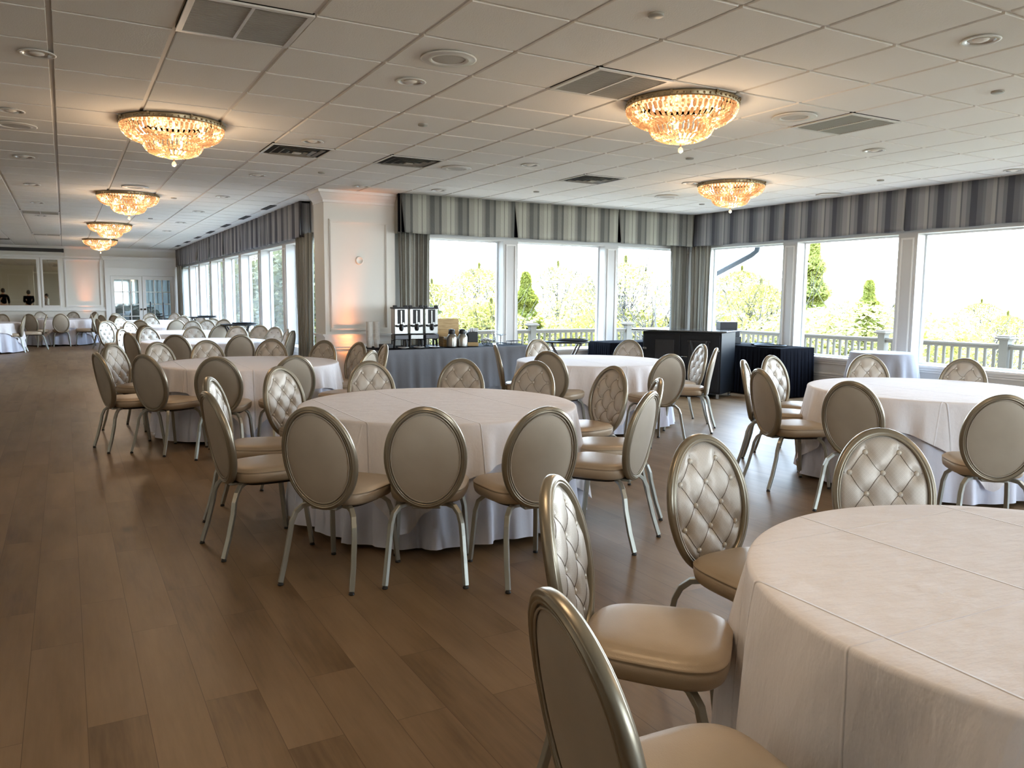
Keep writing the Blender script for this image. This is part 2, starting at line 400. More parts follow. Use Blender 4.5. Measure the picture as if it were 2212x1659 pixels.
# partition wing seen only in the far mirrors
b = MB(); b.box(XB, -1.35, 7.9, 8.15, 0, CZ); struct(b.build('wall_partition', 'wall'))
b = MB(); 
for x0 in (-6.2, -4.9, -3.7, -2.5): moulding(b, 'y', 8.15, x0, x0 + .95, 1.1, 2.45, .05, .02, 1)
b.box(XB, -1.32, 8.15, 8.22, 2.70, 2.82); b.box(XB, -1.3, 8.15, 8.26, 2.82, CZ); b.box(XB, -1.34, 8.15, 8.19, .9, .96)
ntrim(b)
b = MB()
b.box(XB, XR, YK, YK + .09, 2.80, CZ)
for y0 in range(-4, 27, 2): moulding(b, 'x', XB, y0 + .2, y0 + 1.8, 1.1, 2.45, .05, .02, 1)
b.box(XB, XB + .05, YK, FY, .9, .95); b.box(XB, XB + .09, YK, FY, 2.80, CZ)
ntrim(b)

# pillar between the two window walls
b = MB(); b.box(3.18, 4.22, 11.0, YB + .4, 0, CZ + .02); struct(b.build('wall_pillar', 'wall'))
t = MB()
moulding(t, 'y', 11.0, 3.25, 4.115, .955, 2.515, .045, .016)
moulding(t, 'y', 11.0, 3.28, 4.10, .22, .68, .045, .014)
ntrim(t, 'wall')
t = MB()   # chair rail wrapping the pillar
for d, z0, z1 in ((.055, .895, .915), (.038, .875, .895), (.018, .80, .875), (.010, .70, .715)): t.box(3.18 - d, 4.25, 11.0 - d, 11.42, z0, z1)
t.box(3.18 - .02, 4.25, 11.0 - .02, 11.42, 0, .13)
ntrim(t)
t = MB()   # crown moulding wrapping the pillar
cp = [(.0, 2.74), (.012, 2.745), (.014, 2.775), (.03, 2.80), (.055, 2.83), (.075, 2.865), (.09, 2.87), (.095, CZ - .004)]
vs = []; fs = []
for d, z in cp: vs += [(3.18 - d, 11.5, z), (3.18 - d, 11.0 - d, z), (4.22, 11.0 - d, z)]
for i in range(len(cp) - 1):
    for j in (0, 1): fs.append((i * 3 + j, i * 3 + j + 1, i * 3 + 4 + j, i * 3 + 3 + j))
t.add(vs, fs, False); ntrim(t)

# far wall with mirrors, panel and doors
b = MB(); b.box(XB, XL + WT, FY, FY + .2, 0, CZ + .12); struct(b.build('wall_far', 'wall'))
t = MB()
t.box(XB, 1.12, FY - .05, FY, 2.56, 2.62); t.box(XB, 3.4, FY - .035, FY, 2.83, CZ); t.box(XB, 1.14, FY - .07, FY, .93, .965); t.box(XB, 1.14, FY - .03, FY, .965, 1.04); t.box(XB, 1.14, FY - .02, FY, 0, .14)
t.box(XB, 1.14, FY - .02, FY, .60, .63); t.box(XB, 1.14, FY - .02, FY, .32, .35)
for x0, x1 in ((-4.6, -.70), (-.535, -.135)): moulding(t, 'y', FY, x0 - .06, x1 + .06, 1.04, 2.55, .06, .03)
moulding(t, 'y', FY, .03, 1.05, 1.05, 2.54, .06, .03)
ntrim(t)
for x0, x1, lb in ((-4.6, -.70, 'wide wall mirror reflecting people in dark shirts, on the far wall'), (-.535, -.135, 'narrow tall mirror between two moulded strips on the far wall')):
    b = MB(); b.box(x0, x1, FY - .012, FY - .001, 1.10, 2.49); tag(b.build('wall_mirror', 'mirror'), lb, 'mirror')
b = MB(); b.bbox((-2.2, FY - .09, 2.775), (2.24, .05, .05), .006); sc = tag(b.build('projection_screen_case', 'black_matte'), 'long black screen case mounted high above the far wall mirrors', 'screen')
b = MB(); b.bbox((.02, FY - .09, 2.775), (.03, .055, .056), .004); b.build('end_cap', 'black_matte', sc)
# door surround: a boxed frame with cornice
t = MB(); t.box(1.13, 3.33, FY - .05, FY, 2.06, 2.56)
for d, z0, z1 in ((.16, 2.60, 2.64), (.12, 2.57, 2.60), (.07, 2.52, 2.57), (.06, 2.28, 2.30)): t.box(1.13 - d * .4, 3.34, FY - .05 - d * .6, FY, z0, z1)
t.box(1.14, 1.23, FY - .08, FY, 0, 2.5); t.box(1.23, 1.29, FY - .06, FY, 0, 2.06); t.box(3.14, 3.33, FY - .06, FY, 0, 2.06); t.box(1.23, 3.2, FY - .07, FY, 2.04, 2.10)
ntrim(t)
for n_, (d0, d1) in enumerate(((1.30, 2.19), (2.21, 3.13))):
    b = MB(); y0, y1 = FY - .045, FY - .005
    st = .10; gx0, gx1, gz0, gz1 = d0 + st, d1 - st, .37, 1.92
    b.box(d0, gx0, y0, y1, .01, 2.03); b.box(gx1, d1, y0, y1, .01, 2.03); b.box(gx0, gx1, y0, y1, gz1, 2.03); b.box(gx0, gx1, y0, y1, .01, gz0)
    for c in (1, 2): x = gx0 + (gx1 - gx0) * c / 3; b.box(x - .013, x + .013, y0, y1, gz0, gz1)
    for c in (1, 2, 3): z = gz0 + (gz1 - gz0) * c / 4; b.box(gx0, gx1, y0, y1, z - .013, z + .013)
    d = struct(b.build('door_%d' % (n_ + 1), 'trim'))
    b = MB(); b.box(gx0, gx1, FY - .022, FY - .017, gz0, gz1); b.build('glass_panes', 'doorglass', d)
    b = MB(); kx = d1 - .045 if n_ == 0 else d0 + .045
    b.lathe([(.022, 0), (.03, -.012), (.012, -.02), (.012, -.035), (.028, -.045), (.033, -.06), (.024, -.075), (.002, -.08)], 14)
    ko = b.build('door_knob', 'brass', d); ko.location = (kx, FY - .045, .98); ko.rotation_euler = (-R(90), 0, 0)

# ------------------------------------------------------------------ ceiling fittings
def cell(i, j): return (GX + TX * i, GY + TY * j)
def downlight():
    t = thing('recessed_downlight', 'x', 'ceiling light')
    b = MB(); b.lathe([(.078, .0), (.098, -.004), (.104, -.009), (.096, -.012), (.078, -.010), (.078, 0)], 32, cap=False); b.build('trim_ring', 'trimring', t)
    b = MB(); b.lathe([(.078, -.009), (.070, .0), (.058, .006), (.0001, .0065)], 28, cap=False); b.build('reflector', 'reflector', t)
    b = MB(); b.ball((0, 0, -.001), .045, 16, 6, .35); b.build('lamp', 'paper', t)
    return t
def speaker():
    t = thing('ceiling_speaker', 'x', 'speaker')
    b = MB(); b.lathe([(.150, -.001), (.165, -.006), (.172, -.013), (.160, -.017), (.135, -.013), (.128, -.019), (.108, -.019), (.102, -.010)], 40, cap=False); b.build('ring', 'trimring', t)
    b = MB(); b.lathe([(.105, -.011), (.06, -.015), (.0001, -.016)], 32, cap=False); b.build('speaker_grille', 'hollow2', t)
    return t
def sprink():
    b = MB(); b.lathe([(.042, 0), (.042, -.010), (.038, -.014), (.0001, -.015)], 24, cap=False)
    return b.build('sprinkler_cover', 'sprinkler')
def return_vent():
    t = thing('return_air_grille', 'x', 'air vent')
    h = .305
    b = MB()
    for x0, x1, y0, y1 in ((-h, h, -h, -h + .03), (-h, h, h - .03, h), (-h, -h + .03, -h + .03, h - .03), (h - .03, h, -h + .03, h - .03), (-.008, .008, -h + .03, h - .03)): b.box(x0, x1, y0, y1, -.010, .0)
    b.build('frame', 'trimring', t)
    b = MB(); n = 27
    for k_ in range(n):
        y = -h + .035 + (2 * h - .07) * k_ / (n - 1)
        for x0, x1 in ((-h + .03, -.008), (.008, h - .03)):
            b.box(x0, x1, y - .0025, y + .0025, -.007, .001)
    b.build('louvres', 'grille', t)
    b = MB(); b.box(-h, h, -h, h, .009, .0105); b.build('backing', 'hollow', t)
    return t
def supply_vent():
    t = thing('supply_air_diffuser', 'x', 'air vent'); h = .305
    b = MB()
    for x0, x1, y0, y1 in ((-h, h, -h, -h + .02), (-h, h, h - .02, h), (-h, -h + .02, -h + .02, h - .02), (h - .02, h, -h + .02, h - .02)): b.box(x0, x1, y0, y1, -.008, .0)
    b.build('frame', 'trimring', t)
    b = MB()
    for q, z in ((.235, -.012), (.165, -.018), (.098, -.024)):
        a = q; c = q - .030; vs = [(-a, -a, z), (a, -a, z), (a, a, z), (-a, a, z), (-c, -c, z + .012), (c, -c, z + .012), (c, c, z + .012), (-c, c, z + .012)]
        b.add(vs, [(0, 1, 5, 4), (1, 2, 6, 5), (2, 3, 7, 6), (3, 0, 4, 7), (4, 5, 1, 0), (5, 6, 2, 1), (6, 7, 3, 2), (7, 4, 0, 3)], False)
    b.box(-.04, .04, -.04, .04, -.026, -.018)
    b.build('cones', 'grille', t)
    b = MB(); b.box(-h, h, -h, h, .009, .0105); b.build('throat', 'hollow', t)
    return t
def place(make, spots, group, z=CZ - .004):
    first = make(); collect()
    for q, (i, j, lb) in enumerate(spots):
        o = first if q == 0 else copy_tree(first)
        x, y = cell(i, j); o.location = (x, y, z); tag(o, lb, {'r': 'ceiling light', 'c': 'speaker', 's': 'air vent' if 'air' in o.name else 'sprinkler cover'}[o.name[0]], group)
        if 'air' in o.name: o['category'] = 'air vent'
ordn = ['nearest', 'second', 'third', 'fourth', 'fifth', 'sixth', 'seventh']
dl = []
for a, j in enumerate((2.5, 6.5, 10.5, 14.5, 18.5, 22.5, 26.5)): dl.append((3.5, j, 'recessed ceiling light, %s in the row just right of the chandeliers' % ordn[a]))
for a, j in enumerate((3.45, 6.5, 10.5, 14.5, 18.5, 22.5)): dl.append((-.12 if j < 4 else -.5, j, 'recessed ceiling light, %s in the row at the far left' % ordn[a]))
for a, j in enumerate((-1.5, 6.6, 10.6)): dl.append((7.5, j, ('large recessed ceiling light near the upper right corner', 'recessed ceiling light right of the two centre diffusers', 'recessed ceiling light above the left end of the striped valance')[a]))
dl += [(5.8, 10.9, 'recessed ceiling light just above the pillar cornice'), (11.5, 2.5, 'recessed ceiling light right of the near right chandelier'), (11.5, 6.8, 'recessed ceiling light at the left rim of the far right chandelier'), (15.4, 2.45, 'recessed ceiling light above the right valance')]
place(downlight, dl, 'recessed downlights')
place(speaker, [(3.5, 1.5, 'round speaker beside the nearest recessed light, upper middle of ceiling'), (8.5, 1.5, 'round speaker right of the near right chandelier'), (6.5, 7.6, 'round speaker beside the middle square diffuser'), (-.5, 7.5, 'round speaker at the left edge below a recessed light'), (1.5, 13.7, 'round speaker just behind the nearest left chandelier'), (12.5, 8.7, 'faint round speaker left of the far right chandelier'), (15.4, 6.5, 'small round speaker near the right valance corner')], 'ceiling speakers')
place(sprink, [(4.5, -.5, 'flat round sprinkler cover at the top edge'), (9.5, -.54, 'cream round sprinkler cover below the large upper right light'), (4.5, 4.5, 'dark round sprinkler cover between the centre diffusers and nearest light'), (9.5, 4.6, 'small sprinkler cover beneath the near right chandelier'), (14.45, 4.5, 'small sprinkler cover close above the right valance'), (4.5, 9.5, 'sprinkler cover between the two centre diffusers and pillar'), (9.5, 9.66, 'sprinkler cover above the middle of the back valance'), (14.3, 9.45, 'sprinkler cover above the valance corner'), (2.5, 15.5, 'sprinkler cover beside the second left chandelier'), (2.5, 21.6, 'tiny sprinkler cover beside the third left chandelier')], 'sprinkler covers')
place(return_vent, [(1.5, 1.5, 'big square return grille at top left, nearest the camera'), (5.5, 1.5, 'square return grille left of the near right chandelier'), (9.5, 1.5, 'pale square return grille right of the near right chandelier'), (-.5, 21.4, 'thin-looking return grille, nearer of two at the far left'), (-.5, 31.4, 'thin-looking return grille, farther of two at the far left')], 'return air grilles')
place(supply_vent, [(3.5, 7.5, 'square diffuser right of the nearest left chandelier'), (5.5, 7.5, 'square diffuser above the pillar and back valance'), (9.5, 7.5, 'square diffuser left of the far right chandelier'), (-2.4, 35.4, 'small dark diffuser at left edge above the screen case')], 'supply air diffusers')
for i in range(7):
    b = MB(); y = 13.3 + 2.02 * i
    b.box(2.98, 3.08, y, y + .75, CZ - .010, CZ - .004); o = b.build('slot_diffuser', 'hollow')
    tag(o, 'dark slot in the ceiling beside the left striped valance, %s from the pillar' % ['first', 'second', 'third', 'fourth', 'fifth', 'sixth', 'seventh'][i], 'air vent', 'slot diffusers')

# ------------------------------------------------------------------ chandeliers
def chandelier():
    t = thing('crystal_chandelier', 'x', 'chandelier')
    b = MB(); b.lathe([(.30, 0), (.412, 0), (.417, -.008), (.412, -.018), (.416, -.036), (.408, -.045), (.40, -.045), (.40, -.004)], 56, cap=False)
    for k_ in range(56):
        a = 2 * PI * k_ / 56; b.ball((.416 * math.cos(a), .416 * math.sin(a), -.027), .009, 6, 4)
    b.build('rim_band', 'gilt', t)
    for k_ in range(8):
        a = 2 * PI * (k_ + .3) / 8; q = MB(); q.bbox((.421 * math.cos(a), .421 * math.sin(a), -.012), (.008, .010, .012), .002, a); q.build('clip', 'gilt', t)
    def tier(rows, nm):
        b = MB()
        for (r0, z0, r1, z1, n, w) in rows:
            for k_ in range(n):
                a = 2 * PI * (k_ + .5 * (int(z0 * 1000) % 2)) / n; ca, sa = math.cos(a), math.sin(a)
                dr, dz = r1 - r0, z1 - z0; L = math.hypot(dr, dz); nr, nz = -dz / L, dr / L
                if nz > 0: nr, nz = -nr, -nz
                vs = []
                for tt, ww in ((0, .35), (.12, 1), (.8, .9), (1, .2)):
                    r = r0 + dr * tt; z = z0 + dz * tt
                    for aa in range(5):
                        th = 2 * PI * aa / 5; u = math.cos(th) * w * ww; v = math.sin(th) * w * ww * .7
                        rr = r + nr * v; vs.append((rr * ca - u * sa, rr * sa + u * ca, z + nz * v))
                fs = [(i * 5 + j, i * 5 + (j + 1) % 5, i * 5 + 5 + (j + 1) % 5, i * 5 + 5 + j) for i in range(3) for j in range(5)]
                b.add(vs, fs, False)
        return b.build(nm, 'crystal', t)
    tier([(.408, -.044, .408, -.066, 68, .012), (.408, -.066, .378, -.120, 62, .015), (.378, -.120, .315, -.160, 54, .014), (.315, -.160, .215, -.182, 46, .014)], 'upper_crystal_tier')
    tier([(.232, -.172, .236, -.196, 42, .012), (.236, -.196, .205, -.250, 38, .014), (.205, -.250, .115, -.286, 32, .014)], 'lower_crystal_tier')
    b = MB(); b.lathe([(.080, -.284), (.070, -.297), (.045, -.305), (.02, -.307), (.0001, -.307)], 28, cap=False); b.build('bottom_dish', 'crystal', t)
    b = MB(); b.lathe([(.005, -.30), (.005, -.318), (.008, -.322), (.002, -.325)], 8); b.build('rod', 'gilt', t)
    b = MB(); b.lathe([(.002, -.320), (.008, -.328), (.018, -.340), (.021, -.351), (.016, -.364), (.001, -.371)], 16); b.build('finial_ball', 'ball', t)
    for k_ in range(6):
        a = 2 * PI * k_ / 6 + .4; q = MB(); q.ball((.27 * math.cos(a), .27 * math.sin(a), -.075), .020, 8, 6, 1.5); q.build('bulb', 'bulb', t)
    for k_ in range(3):
        a = 2 * PI * k_ / 3 + 1; q = MB(); q.ball((.11 * math.cos(a), .11 * math.sin(a), -.19), .016, 8, 6, 1.4); q.build('bulb', 'bulb', t)
    return t
ch0 = chandelier(); collect()
spots = [(.87, 7.45, 'lit crystal chandelier nearest the camera over the left aisle'), (.88, 13.0, 'second lit crystal chandelier over the left aisle'), (.89, 18.6, 'third lit crystal chandelier over the left aisle'), (.90, 24.0, 'farthest and smallest lit crystal chandelier, before the far wall'),
         (4.09, 4.71, 'large lit crystal chandelier right of centre, nearest the camera'), (7.45, 7.6, 'smaller lit crystal chandelier before the valance corner')]
for x, y in ((.87, 1.75), (4.1, -1.2), (7.5, 1.9), (-4.2, 3), (-4.2, 14), (-4.2, 20)):
    L = bpy.data.lights.new('ceiling_lamp', 'POINT'); L.energy = 22; L.color = (1, .76, .52); L.shadow_soft_size = .3  # unseen lamps without fixtures, added as warm fill for the room
    lo = bpy.data.objects.new('ceiling_lamp', L); COL.objects.link(lo); lo.location = (x, y, CZ - .35)
LAMPS = []
for q, (x, y, lb) in enumerate(spots):
    o = ch0 if q == 0 else copy_tree(ch0); o.location = (x, y, CZ - .004); o.rotation_euler.z = .7 * q; tag(o, lb, 'chandelier', 'crystal chandeliers')
    L = bpy.data.lights.new('chandelier_light', 'POINT'); L.energy = 13; L.color = (1, .72, .46); L.shadow_soft_size = .12
    lo = bpy.data.objects.new('chandelier_light', L); COL.objects.link(lo); lo.location = (x, y, CZ - .50); LAMPS.append(L)

CHAIRS = [
('T1',0.750,1.166,-98.3,'plain-backed oval chair in the bottom foreground, nearest the camera'),
('T1',1.248,1.975,-137.0,'tufted chair seen edge-on left of the nearest table, its wide seat facing right'),
('T1',2.155,2.324,-178.1,'tufted oval-back chair standing at the far left side of the nearest white table'),
('T1',2.940,2.087,146.8,'large tufted oval back rising behind the nearest white table'),
('T2',1.013,3.774,-47.3,'plain oval back, left of the three chairs fronting the middle table'),
('T2',1.501,3.532,-27.1,'plain oval back, centre of the three chairs fronting the middle table'),
('T2',2.037,3.266,-4.8,'plain oval back, right of the three chairs fronting the middle table'),
('T2',0.660,4.632,-82.2,'leaning plain-backed chair at the left end of the middle table'),
('T2',0.797,5.470,-114.7,"chair at middle table's left, pale tufting glinting above a plain-backed chair"),
('T2',1.384,6.079,-147.6,'upright tufted chair on the far left side of the middle table'),
('T2',2.179,6.295,179.6,"tufted back at middle table's far edge, below the coffee dispensers"),
('T2',2.987,6.206,149.1,"tufted back at middle table's far edge, centred on the grey buffet cloth"),
('T2',3.449,5.723,124.6,"tufted back at middle table's far right, overlapping a plain oval back"),
('T2',3.759,5.031,96.9,"narrow tufted chair facing left, across the middle table's right end"),
('T2',3.451,4.115,60.5,'glossy edge of a tufted chair, behind the plain one right of middle table'),
('T2',2.927,3.556,30.5,"plain-backed chair at middle table's near right, seat pointing left"),
('T3',0.229,8.218,-75.0,'plain-backed chair at far left edge of the table behind the middle table'),
('T3',0.419,9.622,-129.7,'pale tufted chair at left end of second table, behind the leaning chair'),
('T3',0.590,7.797,-52.8,"plain oval back nearest the aisle at the second table's near left"),
('T3',1.129,7.262,-21.3,'plain oval back centred in front of the second table'),
('T3',1.787,7.153,5.4,'plain oval back at near right of the second table, above a tufted one'),
('T3',0.888,9.815,-147.9,"partly hidden tufted back at the second table's far left"),
('T3',1.447,10.008,-171.8,"tufted back rising at the second table's far edge, left of its middle"),
('T3',2.221,10.040,158.3,"tufted back rising at the second table's far edge, by a light plain back"),
('T3',2.720,9.450,128.5,"tufted back at the second table's right end, below the tall curtain"),
('T3',3.000,8.980,105.7,'brown shaded tufted back between the second table and the grey buffet'),
('T3',2.637,7.531,42.7,"pale plain back beside the grey buffet's left end"),
('T3',3.120,8.450,84.2,'slim edge-on chair against the left end of the grey buffet'),
('T4',4.220,7.900,-114.8,'edge-on chair at left of the table near the black bar, beside buffet'),
('T4',5.270,8.717,-178.7,'tufted back at far left of the table near the black bar'),
('T4',4.201,6.744,-59.2,'plain oval back at near left of the table near the black bar'),
('T4',6.330,8.161,126.5,'tufted back directly behind the table near the black bar'),
('T4',5.084,5.902,-8.2,'plain oval back at near right of the table near the black bar'),
('T4',6.520,7.014,72.4,'tufted chair turned left, right in front of the black bar doors'),
('T4',6.172,6.425,41.8,'slim plain back at the corner of the black bar, seat pointing left'),
('T5',5.175,5.058,-142.9,'edge-on chair, leftmost at the window-side table'),
('T5',5.851,5.365,-172.3,'pale tufted chair in front of the black skirted table'),
('T5',4.638,4.362,-108.1,'plain oval back at left of the window-side table'),
('T5',4.489,3.427,-73.1,"plain oval back directly in front of the window-side table's left part"),
('T5',4.663,2.529,-45.3,'plain oval back at the right picture edge, by the window-side table'),
('T5',6.849,5.061,145.5,'tufted back in front of the small grey cocktail table'),
('T5',7.258,4.324,109.3,'tufted back under the rightmost window, behind the window-side table'),
('T6',0.756,12.486,-66.7,'plain back nearest the aisle at the third table in the left row'),
('T6',0.751,13.885,-126.4,"sliver of a tufted back behind the third table's aisle-side chair"),
('T6',1.279,11.559,-25.0,'plain back, left of the two fronting the third table in the left row'),
('T6',2.077,11.265,4.2,'plain back, right of the two fronting the third table in the left row'),
('T6',1.182,14.554,-153.7,'bright tufted back at the far left of the third left-row table'),
('T6',1.918,14.621,-178.9,'tufted back at the far edge of the third left-row table, left one'),
('T6',2.630,14.527,156.0,'tufted back at the far edge of the third left-row table, right one'),
('T6',3.045,12.299,57.3,'light plain back at right of the third left-row table, by the curtain'),
('T6',3.160,13.950,128.1,'brown tufted back below the near black tray stand'),
('T6',3.140,13.000,90.0,'dark edge-on chair against the windows beside the tall curtain'),
('T6',3.080,14.800,147.9,"bright white-looking back seen through the near black tray stand's legs"),
('T6',3.000,16.300,162.3,'plain shaded back left of the near black tray stand'),
('T7',0.660,17.900,-136.3,'tall shaded back leaning at the aisle, fourth table of left row'),
('T7',0.750,18.400,-147.0,'second shaded back behind the leaning one at the fourth left-row table'),
('T7',1.085,17.521,-138.3,'bright tufted chair at aisle side of the fourth left-row table'),
('T7',1.220,15.474,-34.1,'dark plain back fronting the fourth left-row table, left one'),
('T7',2.473,15.360,23.7,'plain back fronting the fourth left-row table, right one'),
('T7',2.320,17.796,163.5,'grey tufted back at far edge of the fourth left-row table'),
('T7',2.700,18.400,157.9,'bright plain back below the far black tray stand'),
('T7',3.000,19.550,160.7,'small tufted back just right of the far black tray stand'),
('T7',3.120,18.800,152.5,'thin dark chair edge against the windows by the far black tray stand'),
('T8',0.600,19.600,-74.1,'dark chair edge at the aisle side of the fifth left-row table'),
('T8',1.142,21.449,-149.4,'bright tufted back at the aisle side of the fifth left-row table'),
('T8',1.377,18.608,-24.1,'dark plain back fronting the fifth left-row table, left one'),
('T8',2.105,18.589,4.3,'plain back fronting the fifth left-row table, right one'),
('T8',1.871,21.735,-175.7,'tufted back at the far edge of the fifth left-row table, left one'),
('T8',2.590,21.592,159.7,'tufted back at the far edge of the fifth left-row table, right one'),
('T8',3.000,21.500,146.3,"pale back behind the far black tray stand's legs"),
('T9',0.600,24.000,-94.1,'thin chair edge at the last left-row table, beside the far aisle'),
('T9',0.806,23.228,-60.6,"small dark back at the last left-row table's aisle side"),
('T9',1.248,25.469,-154.4,"small bright tufted back before the far wall panel's right edge"),
('T9',1.082,22.912,-42.9,'small dark back below the left glazed door'),
('T9',2.175,25.631,174.2,'tufted back against the handles of the glazed doors'),
('T9',2.750,22.700,32.0,'pale plain back before the right glazed door'),
('T9',2.839,25.424,151.2,'small tufted back by the far corner curtain'),
('T10',-0.870,23.000,84.3,'bright plain back at the far-left table, seat pointing left'),
('T10',-0.850,24.900,-36.9,'plain brown back directly behind the bright one at the far left'),
('T10',-1.450,24.900,164.3,'small brown back at the far edge of the far-left table'),
('T10',-1.650,25.400,173.2,'pale tufted back at the far-left table, under the big mirror'),
('T10',-2.200,25.200,-171.0,'thin slanted chair edge at the left picture edge'),
('T11',-0.660,27.750,-159.3,'tufted back under the narrow mirror by the far wall'),
('T11',-0.420,23.900,90.0,'slim chair seen edge-on between the two far-wall tables'),
('T11',-0.110,24.950,1.6,'full plain oval back centred before the far-wall table'),
('T11',0.220,27.850,165.7,'brown tufted back behind the far-wall table, under the orange glow'),
('T11',0.800,27.500,121.0,'brown back at the right of the far-wall table'),
('T11',0.780,25.300,70.7,'bright plain back at right of the far-wall table, seat pointing left'),
]
TREES = [
(23.0,19.3,3.6,'conifer','tall evergreen with a narrow top behind the second right window post'),
(18.5,15.3,1.6,'bush','rounded pale shrub tree at left in the second right window'),
(21.3,16.6,1.7,'bush','broad pale bush in the middle of the second right window'),
(20.1,14.9,2.0,'conifer2','pointed evergreen in the middle of the second right window'),
(22.1,15.6,1.6,'bush','broad bush at right in the second right window'),
(20.8,21.6,2.4,'bush','yellow-green tree below the downspout'),
(24.2,23.9,2.9,'airy','thin spring tree beyond the downspout elbow'),
(19.6,18.5,2.2,'airy','thin spring tree at right in the first right window'),
(15.5,15.6,1.5,'bush','low bush just right of the corner curtains'),
(17.0,15.5,1.5,'bush','low bush beside the first right window post'),
(28.8,18.1,0.8,'bush','low distant bush at left in the rightmost window'),
(32.9,19.1,1.6,'airy','faint thin tree in the middle of the rightmost window'),
(26.3,14.4,1.2,'airy','faint twiggy tree at the right picture edge'),
(14.6,19.1,2.8,'airy','tall thin tree at left in the third back window'),
(12.7,15.4,1.8,'bare','bare fan-shaped shrub in the third back window'),
(15.8,18.1,1.4,'bush','green bush left of the corner curtains'),
(13.3,17.5,1.3,'bush','green bush at left in the third back window'),
(12.1,20.7,2.2,'conifer2','dense evergreen at left in the second back window'),
(18.3,28.6,3.1,'airy','thin distant tree in the middle of the second back window'),
(13.3,20.0,1.5,'bush','pale bush in the middle of the second back window'),
(17.2,24.6,2.2,'airy','thin tree at right in the second back window'),
(10.1,21.8,1.7,'bush','green bush above the wooden tea box'),
(14.5,28.5,2.9,'airy','thin distant tree at right in the first back window'),
(12.0,27.5,2.2,'airy','thin distant tree at left in the first back window'),
(10.3,19.5,1.5,'airy','small twiggy tree above the steel carafes'),
(9.2,29.2,4.7,'dense','dense shaded tree through the nearest open left window'),
(7.7,37.2,4.9,'dense','dense tree through the second left window'),
(8.3,45.2,5.4,'dense','distant dense tree through the third left window'),
(8.8,54.3,5.5,'dense','most distant dense tree beyond the left windows'),
(8.0,25.5,4.0,'dense','dense tree close behind the left window glass'),
(7.6,24.0,1.6,'bush','low sunlit bush outside the left windows'),
(9.5,33.0,3.8,'dense','dense tree just past the pillar outside')
]
SKY, SUN, EXPO = 15.0, 12.0, 0.76

# ------------------------------------------------------------------ drapery
def sheet(mb, rows, th, nrm):
    """rows: list (top to bottom) of lists of (point, u, v); closed sheet of thickness th along -nrm"""
    nr, nc = len(rows), len(rows[0]); vs = []; uv = []
    for off in (0, th):
        for r in rows:
            for (p, u, v) in r: vs.append((p[0] - nrm[0] * off, p[1] - nrm[1] * off, p[2])); uv.append((u + 1e-4, v))
    fs = []; B = nr * nc
    for i in range(nr - 1):
        for j in range(nc - 1):
            a = i * nc + j; fs.append((a, a + nc, a + nc + 1, a + 1)); fs.append((B + a, B + a + 1, B + a + nc + 1, B + a + nc))
    for i in range(nr - 1):
        a = i * nc; fs.append((a, B + a, B + a + nc, a + nc)); a += nc - 1; fs.append((a, a + nc, B + a + nc, B + a))
    for j in range(nc - 1):
        a = j; fs.append((a, a + 1, B + a + 1, B + a)); a += (nr - 1) * nc; fs.append((a, B + a, B + a + 1, a + 1))
    mb.add(vs, fs, True, 0, uv)
def valance(label, A, D, N, cuts, mt, wav=.006, depth=.14, endret=(True, True), flare=.05):
    """A start (x,y) on the face line, D unit direction, N unit normal into the room, cuts: run positions of pleats incl. both ends"""
    t = thing('window_valance', label, 'valance', (A[0], A[1], 2.355))
    z1 = CZ - .006 - 2.355
    P = lambda u, n, z: (D[0] * u + N[0] * n, D[1] * u + N[1] * n, z)
    for q in range(len(cuts) - 1):
        c0, c1 = cuts[q], cuts[q + 1]; b = MB(); rows = []; nn = max(12, int((c1 - c0) / .045))
        ph = rnd.random() * 6
        for i, f in enumerate((1, .75, .5, .25, .1, 0)):
            r = []; g0 = flare * (1 - f) if q > 0 or flare > .04 else 0; g1 = .012 * (1 - f)
            for j in range(nn + 1):
                s = j / nn; u = c0 + g0 + (c1 - g1 - c0 - g0) * s
                n = wav * (1 - f * .6) * math.sin((u) * 2 * PI / .235 + ph) + (.02 * (1 - f) if j == 0 else 0) + .004 * math.sin(u * 9 + ph)
                z = f * z1 + (.010 * math.sin(u * 7 + ph) if f == 0 else 0) * .6
                r.append((P(u, n, z), u + q * .13, z))
            rows.append(r)
        sheet(b, rows, .008, N); b.build('fabric_panel', mt, t)
        if q > 0 or flare > .04:
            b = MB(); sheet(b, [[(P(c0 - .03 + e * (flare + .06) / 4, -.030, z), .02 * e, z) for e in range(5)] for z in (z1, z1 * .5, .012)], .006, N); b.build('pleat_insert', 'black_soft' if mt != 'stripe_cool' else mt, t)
    for e, on in ((cuts[0], endret[0]), (cuts[-1], endret[1])):
        if on:
            b = MB(); n_ = D if e == cuts[-1] else (-D[0], -D[1])
            sheet(b, [[(P(e, -depth * k_ / 6, z), .07 * k_, z) for k_ in range(7)] for z in (z1, z1 * .5, 0)], .006, n_); b.build('return_panel', mt, t)
    b = MB(); a = P(cuts[0], -.02, z1 - .03); c = P(cuts[-1], -depth, z1 - .005); b.box(a[0], c[0], a[1], c[1], a[2], c[2]); b.build('mounting_board', 'trim', t)
    return t
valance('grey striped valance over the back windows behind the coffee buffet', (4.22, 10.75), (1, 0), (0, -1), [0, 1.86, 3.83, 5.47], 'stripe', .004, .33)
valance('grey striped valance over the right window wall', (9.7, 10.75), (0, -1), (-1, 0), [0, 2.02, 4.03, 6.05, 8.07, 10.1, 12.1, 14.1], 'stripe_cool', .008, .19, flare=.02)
valance('long striped valance over the left window wall beyond the pillar', (3.24, 12.45), (0, 1), (-1, 0), [0] + [.8 + 2.02 * i for i in range(8)] + [15.82], 'stripe_cool', .020, .15, flare=.03)
